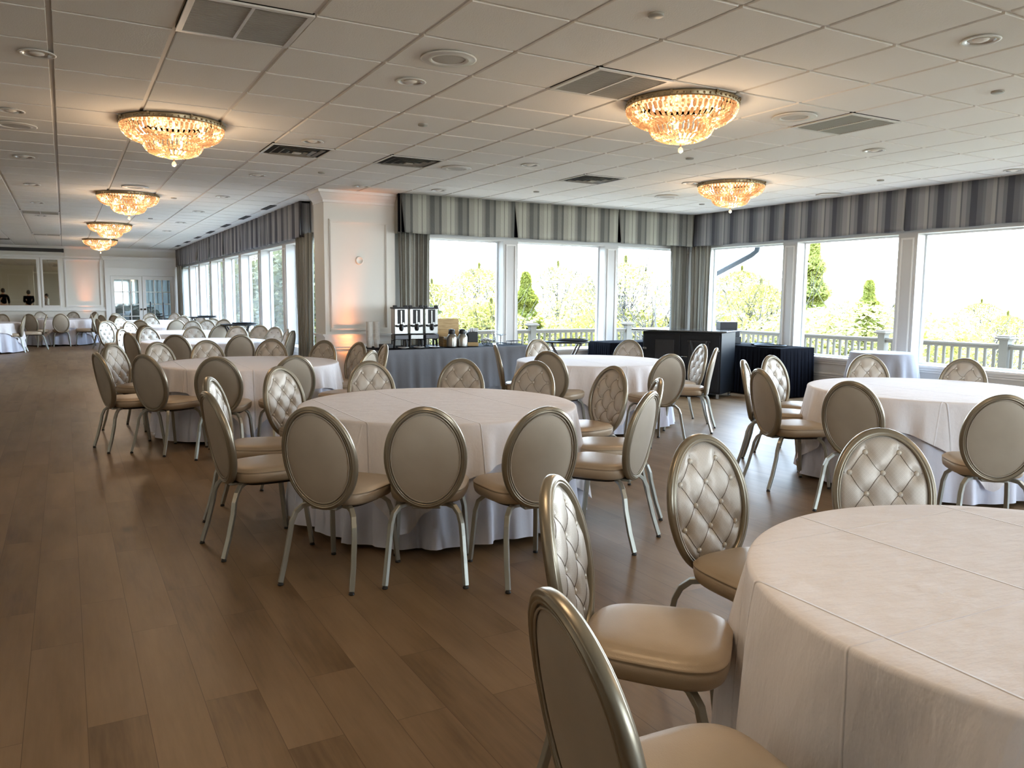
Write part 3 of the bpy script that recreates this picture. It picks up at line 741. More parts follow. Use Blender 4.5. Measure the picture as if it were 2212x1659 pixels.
def curtain(label, A, B, folds, amp, mt='curtain', taper=.92, z0=.02, z1=2.40):
    A = Vector(A); Bv = Vector(B); D = Bv - A; L = D.length; D.normalize(); N = Vector((D.y, -D.x)); mid = (A + Bv) / 2
    b = MB(); rows = []; nn = folds * 10
    for i in range(9):
        f = i / 8; z = z1 + (z0 - z1) * f; w = 1 - (1 - taper) * math.sin(min(1, f * 1.2) * PI / 2); r = []
        for j in range(nn + 1):
            s = j / nn - .5; ph = 2 * PI * folds * j / nn
            off = amp * (.6 + .4 * math.sin(j * .13 + 1)) * (math.sin(ph) + .25 * math.sin(2 * ph + f * 2))
            p = D * (s * L * w + amp * .25 * math.sin(ph * 2 + f)) + N * off
            r.append(((p.x, p.y, z), j * L * 2.1 / nn, z))
        rows.append(r)
    sheet(b, rows, .004, (N.x, N.y))
    o = b.build('curtain', mt); o.location = (mid.x, mid.y, 0); return tag(o, label, 'curtain', None)
curtain('grey pleated curtain beside the pillar behind the coffee dispensers', (4.26, 10.97), (4.76, 10.97), 7, .045)
curtain('grey curtain on the back wall side of the window corner', (9.36, 10.96), (9.74, 10.96), 5, .04)
curtain('grey curtain on the right wall side of the window corner', (9.77, 10.86), (9.77, 10.40), 5, .04)
curtain('tall dark striped curtain hanging left of the pillar', (3.29, 12.02), (3.29, 12.95), 7, .035, taper=.9)
curtain('small distant curtain in the far corner by the glazed doors', (3.27, 27.15), (3.27, 28.1), 7, .045)

# ------------------------------------------------------------------ banquet chairs
m = mat('champagne_vinyl_seat', (.4, .31, .21), .42, .12); k = NT(m)  # warm tan cast of the lamps put into the seat colour
v = k.coord(); k.l(k.ramp(k.noise(v, 4, 4), [(.3, (.375, .29, .195)), (.7, (.45, .35, .245))]), k.b.inputs['Base Color'])
k.bump(k.noise(v, 260, 2), .15, .002); M['vinyl_seat'] = m
CR, CZR, ZC = .180, .241, .652
def bmap(x, w, zz): return (x, -.215 - zz * .19 + .45 * x * x + w, ZC + zz)
BUT = [(-.068, .150), (.068, .150), (-.135, .077), (0, .077), (.135, .077), (-.068, .002), (.068, .002), (-.135, -.073), (0, -.073), (.135, -.073), (-.068, -.148), (.068, -.148)]
SEG = []
for i, a in enumerate(BUT):
    for b_ in BUT[i + 1:]:
        d = math.hypot(a[0] - b_[0], a[1] - b_[1])
        if .085 < d < .115: SEG.append((a, b_))
SEG += [((-.068, .150), (-.068, .24)), ((.068, .150), (.068, .24)), ((-.135, .077), (-.20, .077)), ((.135, .077), (.20, .077)), ((-.135, -.073), (-.20, -.073)), ((.135, -.073), (.20, -.073)), ((-.068, -.148), (-.068, -.24)), ((.068, -.148), (.068, -.24))]
def segd(p, s):
    (ax, az), (bx_, bz) = s; dx, dz = bx_ - ax, bz - az; L = dx * dx + dz * dz
    t = max(0, min(1, ((p[0] - ax) * dx + (p[1] - az) * dz) / L)); 
    bow = .013 * math.sin(PI * t) * (1 if dx * dz < 0 else -1)
    qx, qz = ax + dx * t, az + dz * t + (bow if abs(dx) > .01 and abs(dz) > .01 else 0)
    return math.hypot(p[0] - qx, p[1] - qz)
def tuft_h(x, z):
    rr = math.hypot(x / CR, z / CZR)
    z *= .885; d = min(segd((x, z), s) for s in SEG); db = min(math.hypot(x - b[0], z - b[1]) for b in BUT)
    h = .008 + .017 * (1 - min(1, rr) ** 4)
    h += .0065 * (min(1, d / .034) ** .5) - .0065
    h -= .011 * math.exp(-(db / .024) ** 2)
    h *= min(1, max(0, (1 - rr) / .10)) ** .5
    return h + .002
def chair(detail):
    t = thing('banquet_chair', 'x', 'chair')
    lo = detail == 0
    # oval back frame with raised ridges
    prof = [(.178, -.015), (.181, -.0195), (.185, -.020), (.1875, -.0145), (.190, -.0205), (.195, -.0205), (.1975, -.0145), (.203, -.0155), (.2075, -.009), (.2085, 0), (.2075, .009), (.203, .0155), (.1975, .0145), (.195, .0205), (.190, .0205), (.1875, .0145), (.185, .020), (.181, .0195), (.178, .015)]
    if lo: prof = [(.178, -.017), (.190, -.021), (.2075, -.012), (.2075, .012), (.190, .021), (.178, .017)]
    n = 36 if lo else 64; vs = []; fs = []; k_ = len(prof)
    for i in range(n):
        a = 2 * PI * i / n
        for r, w in prof: vs.append(bmap(r * math.cos(a), w, (r + .060) * math.sin(a)))
    for i in range(n):
        i2 = (i + 1) % n
        for j in range(k_): j2 = (j + 1) % k_; fs.append((i * k_ + j, i * k_ + j2, i2 * k_ + j2, i2 * k_ + j))
    b = MB(); b.add(vs, fs, True); b.build('back_frame', 'framemetal', t)
    # upholstered rear panel
    def disc(hf, side, nr, na):
        vs = []; fs = []
        for i in range(nr):
            s = ((i + 1) / nr) ** .85
            for j in range(na):
                a = 2 * PI * j / na; x, z = CR * s * math.cos(a), CZR * s * math.sin(a); vs.append(bmap(x, side * hf(x, z), z))
        vs.append(bmap(0, side * hf(0, 0), 0)); c = len(vs) - 1
        for j in range(na):
            j2 = (j + 1) % na; fs.append((c, j, j2) if side < 0 else (c, j2, j))
            for i in range(nr - 1):
                q = (i * na + j, (i + 1) * na + j, (i + 1) * na + j2, i * na + j2); fs.append(q if side < 0 else q[::-1])
        return vs, fs
    b = MB()
    def hp(x, z):
        rr = math.hypot(x / CR, z / CZR); return .008 + .009 * (1 - min(1, rr) ** 5)
    b.add(*disc(hp, -1, 5 if lo else 8, 32 if lo else 56), True)
    w = []
    for i in range(40): a = 2 * PI * i / 40; w.append(bmap(.172 * math.cos(a), -.0135, .231 * math.sin(a)))
    b.tube(w, .0032, 5, True)
    b.build('back_panel', 'vinyl_plain', t)
    b = MB()
    if lo:
        b.add(*disc(tuft_h, 1, 11, 44), True)
        for q in BUT: p = bmap(q[0], .016, q[1] / .885); b.ball(p, .0105, 6, 4)
        tp = b.build('tufted_panel', 'vinyl', t)
    else:
        b.add(*disc(tuft_h, 1, 34, 112), True)
        for sg in SEG:
            pts = []
            for e in range(9):
                tt = e / 8; dx, dz = sg[1][0] - sg[0][0], sg[1][1] - sg[0][1]; x = sg[0][0] + dx * tt; z = sg[0][1] + dz * tt
                if abs(dx) > .01 and abs(dz) > .01: z += .013 * math.sin(PI * tt) * (1 if dx * dz < 0 else -1)
                z /= .885
                if math.hypot(x / CR, z / CZR) < .97: pts.append(bmap(x, tuft_h(x, z) + .0002, z))
            if len(pts) > 2: b.tube(pts, .0017, 5, mi=1)
        tp = b.build('tufted_panel', ['vinyl', 'seam'], t)
        for q in BUT:
            q = (q[0], q[1] / .885); c = bmap(q[0], tuft_h(*q) + .003, q[1]); d = MB(); d.lathe([(.0001, .0085), (.005, .0078), (.0098, .005), (.0122, 0), (.010, -.004)], 12, cap=False)
            o = d.build('button', 'button', tp); o.location = c; o.rotation_euler = (-R(80), 0, 0)
    # seat
    def outline(ins, z, n=48):
        r = []
        for i in range(n):
            a = 2 * PI * i / n; ca, sa = math.cos(a), math.sin(a); e = 2 / 4.0
            y = .065 + (.212 - ins) * math.copysign(abs(sa) ** e, sa)
            wx = .212 - .030 * max(0, min(1, (.16 - y) / .30)) ** 1.3
            r.append(((wx - ins) * math.copysign(abs(ca) ** e, ca), y, z))
        return r
    n = 28 if lo else 48
    rings = [outline(.04, .400, n), outline(.016, .404, n), outline(.006, .415, n), outline(.001, .435, n), outline(.0, .456, n), outline(.004, .461, n), outline(-.001, .4635, n), outline(-.001, .467, n), outline(.005, .470, n), outline(.010, .478, n), outline(.022, .486, n), outline(.05, .491, n), outline(.12, .494, n), outline(.19, .495, n)]
    vs = [p for r in rings for p in r]; fs = []
    for i in range(len(rings) - 1):
        for j in range(n): j2 = (j + 1) % n; fs.append((i * n + j, i * n + j2, (i + 1) * n + j2, (i + 1) * n + j))
    fs.append(tuple(range(n - 1, -1, -1))); fs.append(tuple(range((len(rings) - 1) * n, len(rings) * n)))
    b = MB(); b.add(vs, fs, True); b.build('seat', 'vinyl_plain' if 0 else 'vinyl_seat', t)
    b = MB(); vs = outline(.06, .382, n) + outline(.045, .402, n); b.add(vs, [(j, (j + 1) % n, n + (j + 1) % n, n + j) for j in range(n)] + [tuple(range(n - 1, -1, -1))], False); b.build('seat_pan', 'black_matte', t)
    b = MB(); b.bbox((0, -.165, .402), (.072, .008, .016), .004); b.bbox((0, -.14, .392), (.072, .03, .007), .003); b.build('back_bracket', 'legmetal', t)
    sec = [(.009, .0125), (.011, .0105), (.011, -.0105), (.009, -.0125), (-.009, -.0125), (-.011, -.0105), (-.011, .0105), (-.009, .0125)]
    for sx in (-1, 1):
        for pts in ([(.060, -.075, .388), (.105, -.105, .394), (.140, -.138, .388), (.165, -.165, .358), (.177, -.183, .312), (.183, -.193, .25), (.193, -.225, .12), (.201, -.258, .016)],
                    [(.060, .105, .388), (.105, .140, .394), (.145, .175, .386), (.170, .203, .354), (.182, .218, .300), (.187, .226, .23), (.194, .240, .11), (.200, .252, .016)]):
            b = MB(); b.sweep([(p[0] * sx, p[1], p[2]) for p in pts], sec, up=(0, 0, 1), smooth=False)
            lg = b.build('leg', 'legmetal', t)
            if not lo:
                f = MB(); e = pts[-1]; f.lathe([(.0105, .016), (.0105, .009), (.014, .008), (.0145, .002), (.011, 0)], 12, (e[0] * sx, e[1], 0)); f.build('foot_glide', 'rubber', lg)
    return t
hi = chair(1); lo_ = chair(0); collect()
usedh = [False, False]
GRP = dict(T1='chairs around the nearest table', T2='chairs around the middle table', T3='chairs around the second left-row table', T4='chairs around the table by the black bar', T5='chairs around the window-side table',
           T6='chairs around the third left-row table', T7='chairs around the fourth left-row table', T8='chairs around the fifth left-row table', T9='chairs around the last left-row table', T10='chairs around the far-left table', T11='chairs around the far-wall table')
for (tb, x, y, a, lb) in CHAIRS:
    far = tb in ('T6', 'T7', 'T8', 'T9', 'T10', 'T11'); src = lo_ if far else hi
    if not usedh[far]: o = src; usedh[far] = True
    else: o = copy_tree(src)
    ang = R(a); bx_, by_ = 0, -.264
    o.rotation_euler = (0, 0, ang)
    o.location = (x - (bx_ * math.cos(ang) - by_ * math.sin(ang)), y - (bx_ * math.sin(ang) + by_ * math.cos(ang)), 0)
    tag(o, lb, 'chair', GRP[tb])

# ------------------------------------------------------------------ round tables and their cloths
TABLES = [('T1', 2.2, .955, .825, 12), ('T2', 2.18, 4.88, .92, 9), ('T3', 1.71, 8.78, .92, 33), ('T4', 5.28, 7.5, .86, 25), ('T5', 6.1, 3.92, .92, 14), ('T6', 1.9, 13.2, .92, 20),
          ('T7', 2.0, 16.55, .92, 5), ('T8', 2.0, 20.0, .92, 40), ('T9', 2.0, 24.0, .92, 10), ('T10', -1.9, 23.4, .92, 30), ('T11', -.15, 26.4, .92, 15)]
TN = dict(T1='the nearest table at lower right', T2='the large middle table', T3='the table just behind the middle one', T4='the table near the black bar', T5='the window-side table at right', T6='the third table of the left row',
          T7='the fourth table of the left row', T8='the fifth table of the left row', T9='the last table of the left row', T10='the far-left table by the aisle', T11='the table before the far wall panel')
TZ = .735
def fold(a, seed, n):
    return .55 * math.sin(n * a + seed) + .35 * math.sin((n * 1.63) // 1 * a + seed * 2.3) + .25 * math.sin((n * .41) // 1 * a + seed * 1.7)
def cloth_mesh(Rt, seed, drop, lift=0., na=144, amp=.034, ztop=TZ, nf=14, top=True, flare=.10, gd=.70):
    """drop: function of angle giving the hanging length"""
    b = MB(); rows = []
    def ring(r, z): return [(r * math.cos(2 * PI * j / na), r * math.sin(2 * PI * j / na), z) for j in range(na)]
    rings = []
    if top:
        for s in (.08, .25, .45, .65, .82, .93): rings.append(ring(Rt * s, ztop))
    for q in range(5):
        th = q / 4 * PI / 2; rings.append(ring(Rt - .012 + (.012 + lift) * math.sin(th), ztop - .014 + .014 * math.cos(th)))
    nd = 12
    for i in range(1, nd + 1):
        r_ = []
        for j in range(na):
            a = 2 * PI * j / na; L = drop(a); d = L * i / nd
            g = min(1, d / gd)
            fo = fold(a, seed, nf); sh = max(-1, min(1.1, fo * 1.15))
            rad = Rt + lift + flare * d + amp * (g ** .8) * (sh + .35) * 1.5
            aa = a + .010 * g * math.sin(nf * a * 1.9 + seed)
            r_.append((rad * math.cos(aa), rad * math.sin(aa), ztop - .014 - d))
        rings.append(r_)
    vs = [p for r in rings for p in r]; fs = []
    for i in range(len(rings) - 1):
        for j in range(na): j2 = (j + 1) % na; fs.append((i * na + j, (i + 1) * na + j, (i + 1) * na + j2, i * na + j2))
    if top: fs.append(tuple(range(na)))
    b.add(vs, fs, True); return b
def legs_table(Rt, loc, label, cat='table', ztop=TZ - .012):
    t = thing('round_table', label, cat, loc)
    b = MB(); b.lathe([(Rt - .03, ztop - .028), (Rt - .018, ztop - .024), (Rt - .016, ztop - .004), (Rt - .03, ztop)], 48); b.build('tabletop', 'darkwood', t)
    for k_ in range(4):
        a = PI / 4 + k_ * PI / 2; q = MB(); q.tube([(.5 * Rt * math.cos(a), .5 * Rt * math.sin(a), ztop - .03), (.62 * Rt * math.cos(a), .62 * Rt * math.sin(a), 0.002)], .014, 8); q.build('leg', 'black_matte', t)
    return t
for q, (nm, x, y, rt, rot) in enumerate(TABLES):
    legs_table(rt, (x, y, 0), 'round banquet table hidden under the white cloths of ' + TN[nm])
    sd = 1.3 + q * 2.1; far = q > 4
    H = TZ - .014 - .012
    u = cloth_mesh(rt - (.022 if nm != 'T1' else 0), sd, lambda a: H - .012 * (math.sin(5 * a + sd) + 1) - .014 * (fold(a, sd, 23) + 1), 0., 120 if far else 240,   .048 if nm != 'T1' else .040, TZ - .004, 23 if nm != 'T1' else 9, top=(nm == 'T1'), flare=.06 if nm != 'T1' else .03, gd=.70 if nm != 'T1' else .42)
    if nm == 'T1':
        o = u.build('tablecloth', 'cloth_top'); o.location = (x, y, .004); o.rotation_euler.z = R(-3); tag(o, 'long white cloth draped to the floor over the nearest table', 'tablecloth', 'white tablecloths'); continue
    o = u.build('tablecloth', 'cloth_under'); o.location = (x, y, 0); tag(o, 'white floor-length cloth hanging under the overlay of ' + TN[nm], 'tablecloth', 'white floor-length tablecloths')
    sq = 1.13
    def dr(a, rt=rt, rot=rot):
        a -= R(rot)
        c = max(abs(math.cos(a)), abs(math.sin(a))); return max(.16, min(.60, (sq / c ** .93 - rt) * 1.0))
    v = cloth_mesh(rt, sd, dr, .010, 120 if far else 240, .048, TZ, 23, flare=.075)
    # the overlay follows the folds of the cloth below: same seed, so no crossing
    o2 = v.build('table_overlay', 'cloth_top'); o2.location = (x, y, 0); o2.rotation_euler.z = 0
    tag(o2, 'white square overlay cloth with pointed corners on ' + TN[nm], 'tablecloth', 'white overlay cloths')
M['bartop'] = mat('glossy_bar_top', (.10, .105, .11), .08)
M['lip'] = mat('lips', (.30, .12, .10), .5)
M['gunmetal'] = mat('grey_badge', (.10, .10, .11), .35, .6)

# ------------------------------------------------------------------ coffee buffet
BR = R(4.5); BX, BY = 3.55, 9.92                     # front-left corner, table runs along +x
ca, sa = math.cos(BR), math.sin(BR); BL, BW = 2.52, .84
def bl(u, v, z=0): return (BX + u * ca - v * sa, BY + u * sa + v * ca, z)
t = thing('buffet_table', 'long folding table under the grey cloth below the back windows', 'table', bl(0, 0), BR)
b = MB(); b.box(.03, BL - .03, .03, BW - .03, .70, .722); b.build('tabletop', 'darkwood', t)
for u in (.2, BL - .2):
    for v in (.12, BW - .12): b = MB(); b.tube([(u, v, .70), (u, v, .002)], .014, 8); b.build('leg', 'black_matte', t)
# draped cloth: rectangular ring sections going down, with hanging folds
def rect_cloth(L, W, z0, z1, nf, amp, seed, rad=.02, flare=.02, step=.03):
    pts = []
    per = [(0, 0, L, 0), (L, 0, L, W), (L, W, 0, W), (0, W, 0, 0)]
    acc = 0
    for (x0, y0, x1, y1) in per:
        l = math.hypot(x1 - x0, y1 - y0); n = int(l / step); nx, ny = (y1 - y0) / l, -(x1 - x0) / l
        for i in range(n): s = i / n; pts.append((x0 + (x1 - x0) * s, y0 + (y1 - y0) * s, nx, ny, acc + l * s))
        acc += l
    rows = []; nd = 9; N = len(pts)
    for (o, z) in ((-.012, z0), (-.004, z0 - .003), (0, z0 - .012)): rows.append([(p[0] + p[2] * o, p[1] + p[3] * o, z) for p in pts])
    for i in range(1, nd + 1):
        f = i / nd; r = []
        for p in pts:
            a = p[4] / acc * 2 * PI; fo = max(-1, min(1, 1.2 * fold(a, seed, nf)))
            o = flare * f + amp * f ** .8 * (fo + .6)
            r.append((p[0] + p[2] * o, p[1] + p[3] * o, z0 - .012 + (z1 - z0 + .012) * f))
        rows.append(r)
    b = MB(); vs = [q for r in rows for q in r]; fs = []
    for i in range(len(rows) - 1):
        for j in range(N): j2 = (j + 1) % N; fs.append((i * N + j, (i + 1) * N + j, (i + 1) * N + j2, i * N + j2))
    fs.append(tuple(range(N))[::1]); b.add(vs, fs, True); return b
o = rect_cloth(BL, BW, .737, .012, 31, .018, 2.2).build('tablecloth', 'cloth_grey'); o.location = bl(0, 0); o.rotation_euler.z = BR
tag(o, 'slate grey cloth draped over the long coffee buffet', 'tablecloth')
b = MB()   # short grey topper with its own hem line
o = rect_cloth(BL + .03, BW + .03, .741, .17, 31, .018, 2.2).build('table_overlay', 'cloth_grey'); o.location = bl(-.015, -.015); o.rotation_euler.z = BR
tag(o, 'grey topper over the coffee buffet ending in a hem above the floor', 'tablecloth')
TB = .7445
b = MB(); b.box(.02, BL - .02, .015, BW - .02, .7412, .7440); o = b.build('table_runner', 'black_soft'); o.location = bl(0, 0); o.rotation_euler.z = BR; tag(o, 'thin black cloth laid flat on top of the coffee buffet', 'table runner')
def urn():
    t = thing('coffee_dispenser', 'x', 'coffee dispenser')
    for sx in (-1, 1):
        b = MB(); b.bbox((sx * .082, .05, .10), (.011, .075, .008), .003); b.bbox((sx * .082, .10, .045), (.011, .011, .045), .003)
        b.sweep([(sx * .082, -.055, .115), (sx * .086, -.06, .05), (sx * .088, -.062, .0)], [(.010, .012), (.010, -.012), (-.010, -.012), (-.010, .012)], smooth=False)
        b.build('stand', 'black_matte', t)
    b = MB(); b.bbox((0, -.02, .150), (.100, .105, .034), .008); b.build('base', 'black_matte', t)
    b = MB(); b.bbox((0, -.128, .150), (.088, .004, .028), .002); b.build('base_badge', 'gunmetal', t)
    b = MB(); b.bbox((0, 0, .365), (.094, .105, .175), .010); b.build('body', 'brushed', t)
    b = MB(); b.bbox((0, -.106, .365), (.090, .006, .172), .004); b.build('steel_front', 'chrome', t)
    b = MB(); b.bbox((0, -.113, .430), (.052, .003, .098), .002); b.build('gauge_panel', 'black_matte', t)
    b = MB(); b.bbox((0, -.118, .40), (.010, .006, .115), .003); b.bbox((.028, -.118, .34), (.014, .003, .012), .002); b.build('sight_glass', 'chrome', t)
    b = MB(); b.bbox((0, -.125, .300), (.062, .018, .014), .005); b.lathe([(.018, -.04), (.024, -.02), (.024, .03), (.012, .045)], 12, (0, -.145, .285)); b.tube([(-.07, -.13, .30), (-.07, -.15, .31)], .012, 8); b.tube([(.07, -.13, .30), (.07, -.15, .31)], .012, 8); b.tube([(0, -.145, .27), (0, -.150, .235)], .012, 8); b.build('tap', 'black_matte', t)
    b = MB(); b.bbox((0, 0, .548), (.104, .112, .012), .005); b.build('lid', 'black_matte', t)
    for sx in (-1, 1): b = MB(); b.bbox((sx * .075, -.06, .572), (.026, .022, .014), .005); b.build('lid_latch', 'black_matte', t)
    return t
u0 = urn(); collect()
for q, (lb) in enumerate(('coffee dispenser at left of the steel trio, nearest the orange-lit wall', 'coffee dispenser in the middle of the steel trio, silver base plate', 'coffee dispenser at right of the steel trio, beside the wooden box')):
    o = u0 if q == 0 else copy_tree(u0); o.location = (4.02 + .235 * q, 10.33 + .02 * q, TB); o.rotation_euler.z = R(-8); tag(o, lb, 'coffee dispenser', 'coffee dispensers')
    if q == 1:
        collect()
        for c in kids(o):
            if c.name.startswith('base_badge'): c.data = c.data.copy(); c.data.materials[0] = M['chrome']; c['label'] = 'polished silver badge plate'
def saucer():
    b = MB(); b.lathe([(.03, 0), (.035, .003), (.07, .011), (.078, .016), (.076, .018), (.035, .006), (.0001, .005)], 24); return b.build('drip_saucer', 'trim')
sc0 = saucer(); collect()
for q in range(3):
    o = sc0 if q == 0 else copy_tree(sc0); o.location = (4.0 + .235 * q, 10.13 + .02 * q, TB); tag(o, 'small white saucer under the tap of the %s coffee dispenser' % ['left', 'middle', 'right'][q], 'saucer', 'drip saucers')
def cups(n):
    b = MB(); pr = []
    for i in range(n):
        z = .011 * i; b.lathe([(.030 , z), (.041, z + .098), (.044, z + .100), (.044, z + .104), (.040, z + .104), (.032, z + .01)], 18, cap=False)
    b.lathe([(.001, 0), (.030, 0)], 18, cap=False); return b
for q, (x, y, n, lb) in enumerate(((3.645, 10.50, 24, 'left tall stack of white paper cups'), (3.745, 10.49, 24, 'right tall stack of white paper cups'))):
    o = cups(n).build('paper_cup_stack', 'paper'); o.location = (x, y, TB); tag(o, lb + ' beside the coffee dispensers', 'cups', 'paper cup stacks')
b = MB(); b.bbox((0, 0, .03), (.085, .05, .03), .006)
o = b.build('lid_holder', 'black_matte'); o.location = (3.80, 10.27, TB); o.rotation_euler.z = .1; tag(o, 'low black box in front of the paper cup stacks', 'box')
t = thing('tea_box', 'open bamboo tea box with its lid upright, right of the dispensers', 'box', (4.83, 10.36, TB), R(-6))
b = MB()
for x0, x1, y0, y1, z0, z1 in ((-.16, .16, -.11, .11, 0, .012), (-.16, .16, -.11, -.10, .012, .10), (-.16, .16, .10, .11, .012, .17), (-.16, -.15, -.10, .10, .012, .14), (.15, .16, -.10, .10, .012, .14)): b.box(x0, x1, y0, y1, z0, z1)
b.build('box_body', 'bamboo', t)
b = MB(); b.bbox((0, .15, .285), (.165, .008, .115), .003); l = b.build('lid', 'bamboo', t); l.location = (0, 0, 0); l.rotation_euler.x = R(-3)
for i in range(5): b = MB(); b.bbox((-.12 + .06 * i, -.02, .08), (.024, .07, .055), .003); o = b.build('tea_packets', ['trim', 'bamboo', 'deckrail', 'cloth_top', 'bamboo'][i], t)
def carafe():
    t = thing('steel_carafe', 'x', 'carafe')
    b = MB(); b.lathe([(.066, 0), (.072, .006), (.073, .02), (.073, .125), (.068, .15), (.052, .178), (.042, .19)], 28); b.build('body', 'brushed', t)
    b = MB(); b.lathe([(.044, .186), (.047, .20), (.046, .235), (.036, .25), (.0001, .252)], 20, cap=False); b.sweep([(0, -.03, .245), (0, .03, .250), (0, .062, .245)], [(.006, .02), (.006, -.02), (-.006, -.02), (-.006, .02)]); b.build('pump_lid', 'black_matte', t)
    b = MB(); b.tube([(0, .045, .22), (0, .10, .20), (0, .105, .12), (0, .072, .07)], .009, 8); b.build('handle', 'black_matte', t)
    return t
c0 = carafe(); collect()
for q, (x, y, lb) in enumerate(((4.72, 10.12, 'left one of two round steel carafes with black tops'), (4.885, 10.12, 'right one of two round steel carafes with black tops'))):
    o = c0 if q == 0 else copy_tree(c0); o.location = (x, y, TB); tag(o, lb, 'carafe', 'steel carafes')
t = thing('condiment_caddy', 'black condiment caddy with white napkins, right of the carafes', 'caddy', (5.13, 10.3, TB), R(-15))
b = MB(); b.bbox((0, 0, .13), (.075, .06, .075), .008); b.bbox((-.12, .03, .09), (.045, .05, .09), .008); b.build('bin', 'black_matte', t)
b = MB(); b.bbox((0, 0, .028), (.08, .064, .028), .004); b.build('base_tray', 'bamboo', t)
b = MB()
for i in range(6): b.bbox((-.05 + .02 * i, -.01, .215 + .01 * (i % 3)), (.006, .035, .022), .002, .3 * i)
b.build('napkins', 'cotton', t)
t = thing('creamer_basket', 'round black wire basket heaped with creamer packets', 'basket', (5.36, 10.28, TB))
b = MB()
for r, z in ((.05, .006), (.08, .04), (.11, .085)): b.tube([(r * math.cos(2 * PI * i / 20), r * math.sin(2 * PI * i / 20), z) for i in range(20)], .003, 5, True)
for i in range(12): a = 2 * PI * i / 12; b.tube([(.05 * math.cos(a), .05 * math.sin(a), .006), (.08 * math.cos(a), .08 * math.sin(a), .04), (.11 * math.cos(a), .11 * math.sin(a), .085)], .002, 4)
b.build('wire_frame', 'black_matte', t)
b = MB()
for i in range(26):
    a = rnd.random() * 6.28; r = .075 * rnd.random() ** .5; b.lathe([(.014, 0), (.019, .02), (.020, .022)], 8, (r * math.cos(a), r * math.sin(a), .03 + (.085 - r) * rnd.random() + .02))
stuff(b.build('creamer_cups', 'paper', t))
t = thing('flower_vase', 'small clear vase with white sprigs beside the creamer basket', 'vase', (5.56, 10.42, TB))
b = MB(); b.lathe([(.025, 0), (.03, .01), (.026, .06), (.02, .09), (.026, .105)], 16); b.build('vase_body', 'glassware', t)
b = MB()
for i in range(9):
    a = i * .7; e = (.05 * math.cos(a), .05 * math.sin(a), .17 + .03 * (i % 3)); b.tube([(0, 0, .04), (e[0] * .5, e[1] * .5, .12), e], .0015, 4); b.ball(e, .009, 6, 4)
b.build('sprigs', 'cotton', t)
t = thing('goblet_stand', 'clear stemmed dish at the back of the buffet right end', 'glassware', (5.72, 10.52, TB))
b = MB(); b.lathe([(.04, 0), (.042, .004), (.007, .012), (.006, .12), (.03, .135), (.085, .145), (.085, .150), (.03, .14)], 22); b.build('stemmed_dish', 'glassware', t)
b = MB(); b.tube([(0, 0, .012), (0, 0, .13)], .004, 6); b.build('stem', 'black_matte', t)
t = thing('wire_rack', 'low black wire rack at the right end of the buffet', 'rack', (5.86, 10.36, TB), R(10))
b = MB()
for z in (.012, .055): b.tube([(x, y, z) for x, y in ((-.10, -.06), (.10, -.06), (.12, 0), (.10, .06), (-.10, .06), (-.12, 0))], .004, 6, True)
for x, y in ((-.10, -.06), (.10, -.06), (.10, .06), (-.10, .06)): b.tube([(x, y, 0), (x, y, .055)], .004, 6)
b.build('wire_frame', 'black_matte', t)

# sconce cover, uplights
b = MB(); b.lathe([(.060, 0), (.060, .012), (.052, .020), (.043, .020), (.038, .012), (.0001, .010)], 32, cap=False)
o = b.build('round_wall_cover', 'wall'); o.location = (3.685, 11.0, 1.955); o.rotation_euler = (R(90), 0, 0); tag(o, 'round cream cover plate on the orange-lit pillar panel', 'cover plate')
def uplight(loc, lb, e, aim, sz=40):
    t = thing('floor_uplight', lb, 'uplight', loc)
    b = MB(); b.lathe([(.05, 0), (.055, .01), (.055, .09), (.048, .10), (.048, .09), (.001, .085)], 20, cap=False); b.build('can', 'black_matte', t)
    b = MB(); b.lathe([(.046, .088), (.0001, .090)], 20, cap=False); b.build('lens', 'led', t)
    L = bpy.data.lights.new('uplight_beam', 'SPOT'); L.energy = e; L.color = (1, .33, .11); L.spot_size = R(sz); L.spot_blend = 1.; L.shadow_soft_size = .10
    lo = bpy.data.objects.new('uplight_beam', L); COL.objects.link(lo); lo.location = (loc[0], loc[1], .12); lo.rotation_euler = (Vector(aim) - lo.location).to_track_quat('-Z', 'Y').to_euler()
uplight((3.34, 10.60, 0), 'small floor light beside the grey buffet washing the pillar orange', 120, (3.76, 11.0, 1.45), 48)
uplight((.58, FY - .42, 0), 'small floor light washing the far wall panel orange', 110, (.58, FY, 1.9), 26)

# ------------------------------------------------------------------ portable black bar
ang = math.atan2(.46, .888)                          # local x runs along the short side (A to C), local y along the front towards B
t = thing('portable_bar', 'tall black portable bar cabinet with doors beside the corner curtains', 'bar', (8.2, 8.44, 0), ang)
W_, L_ = .62, 1.22
b = MB(); b.box(.0, W_, 0, L_, .07, .955); b.build('body', 'black', t)
b = MB(); b.bbox((W_ / 2, L_ / 2 + .05, .975), (W_ / 2 + .03, L_ / 2 + .13, .009), .003); b.build('countertop', 'bartop', t)
for n_, (y0, y1) in enumerate(((.02, .60), (.62, 1.20))):
    b = MB(); b.bbox((-.010, (y0 + y1) / 2, .51), (.010, (y1 - y0) / 2, .41), .003); d = b.build('door', 'black', t)
    b = MB(); b.bbox((-.024, (y0 + y1) / 2 - (.05 if n_ else -.02), .62), (.006, .15, .22), .004); b.build('raised_panel', 'black_matte', d)
    hy = y1 - .06 if n_ == 0 else y0 + .06
    b = MB(); b.tube([(-.02, hy - .045, .60), (-.045, hy - .045, .60), (-.045, hy + .045, .60), (-.02, hy + .045, .60)], .006, 6); b.build('handle', 'chrome', d)
    b = MB(); b.bbox((-.022, y0 + .03 if n_ == 0 else y1 - .02, .70), (.006, .03, .014), .003); b.build('latch', 'chrome', d)
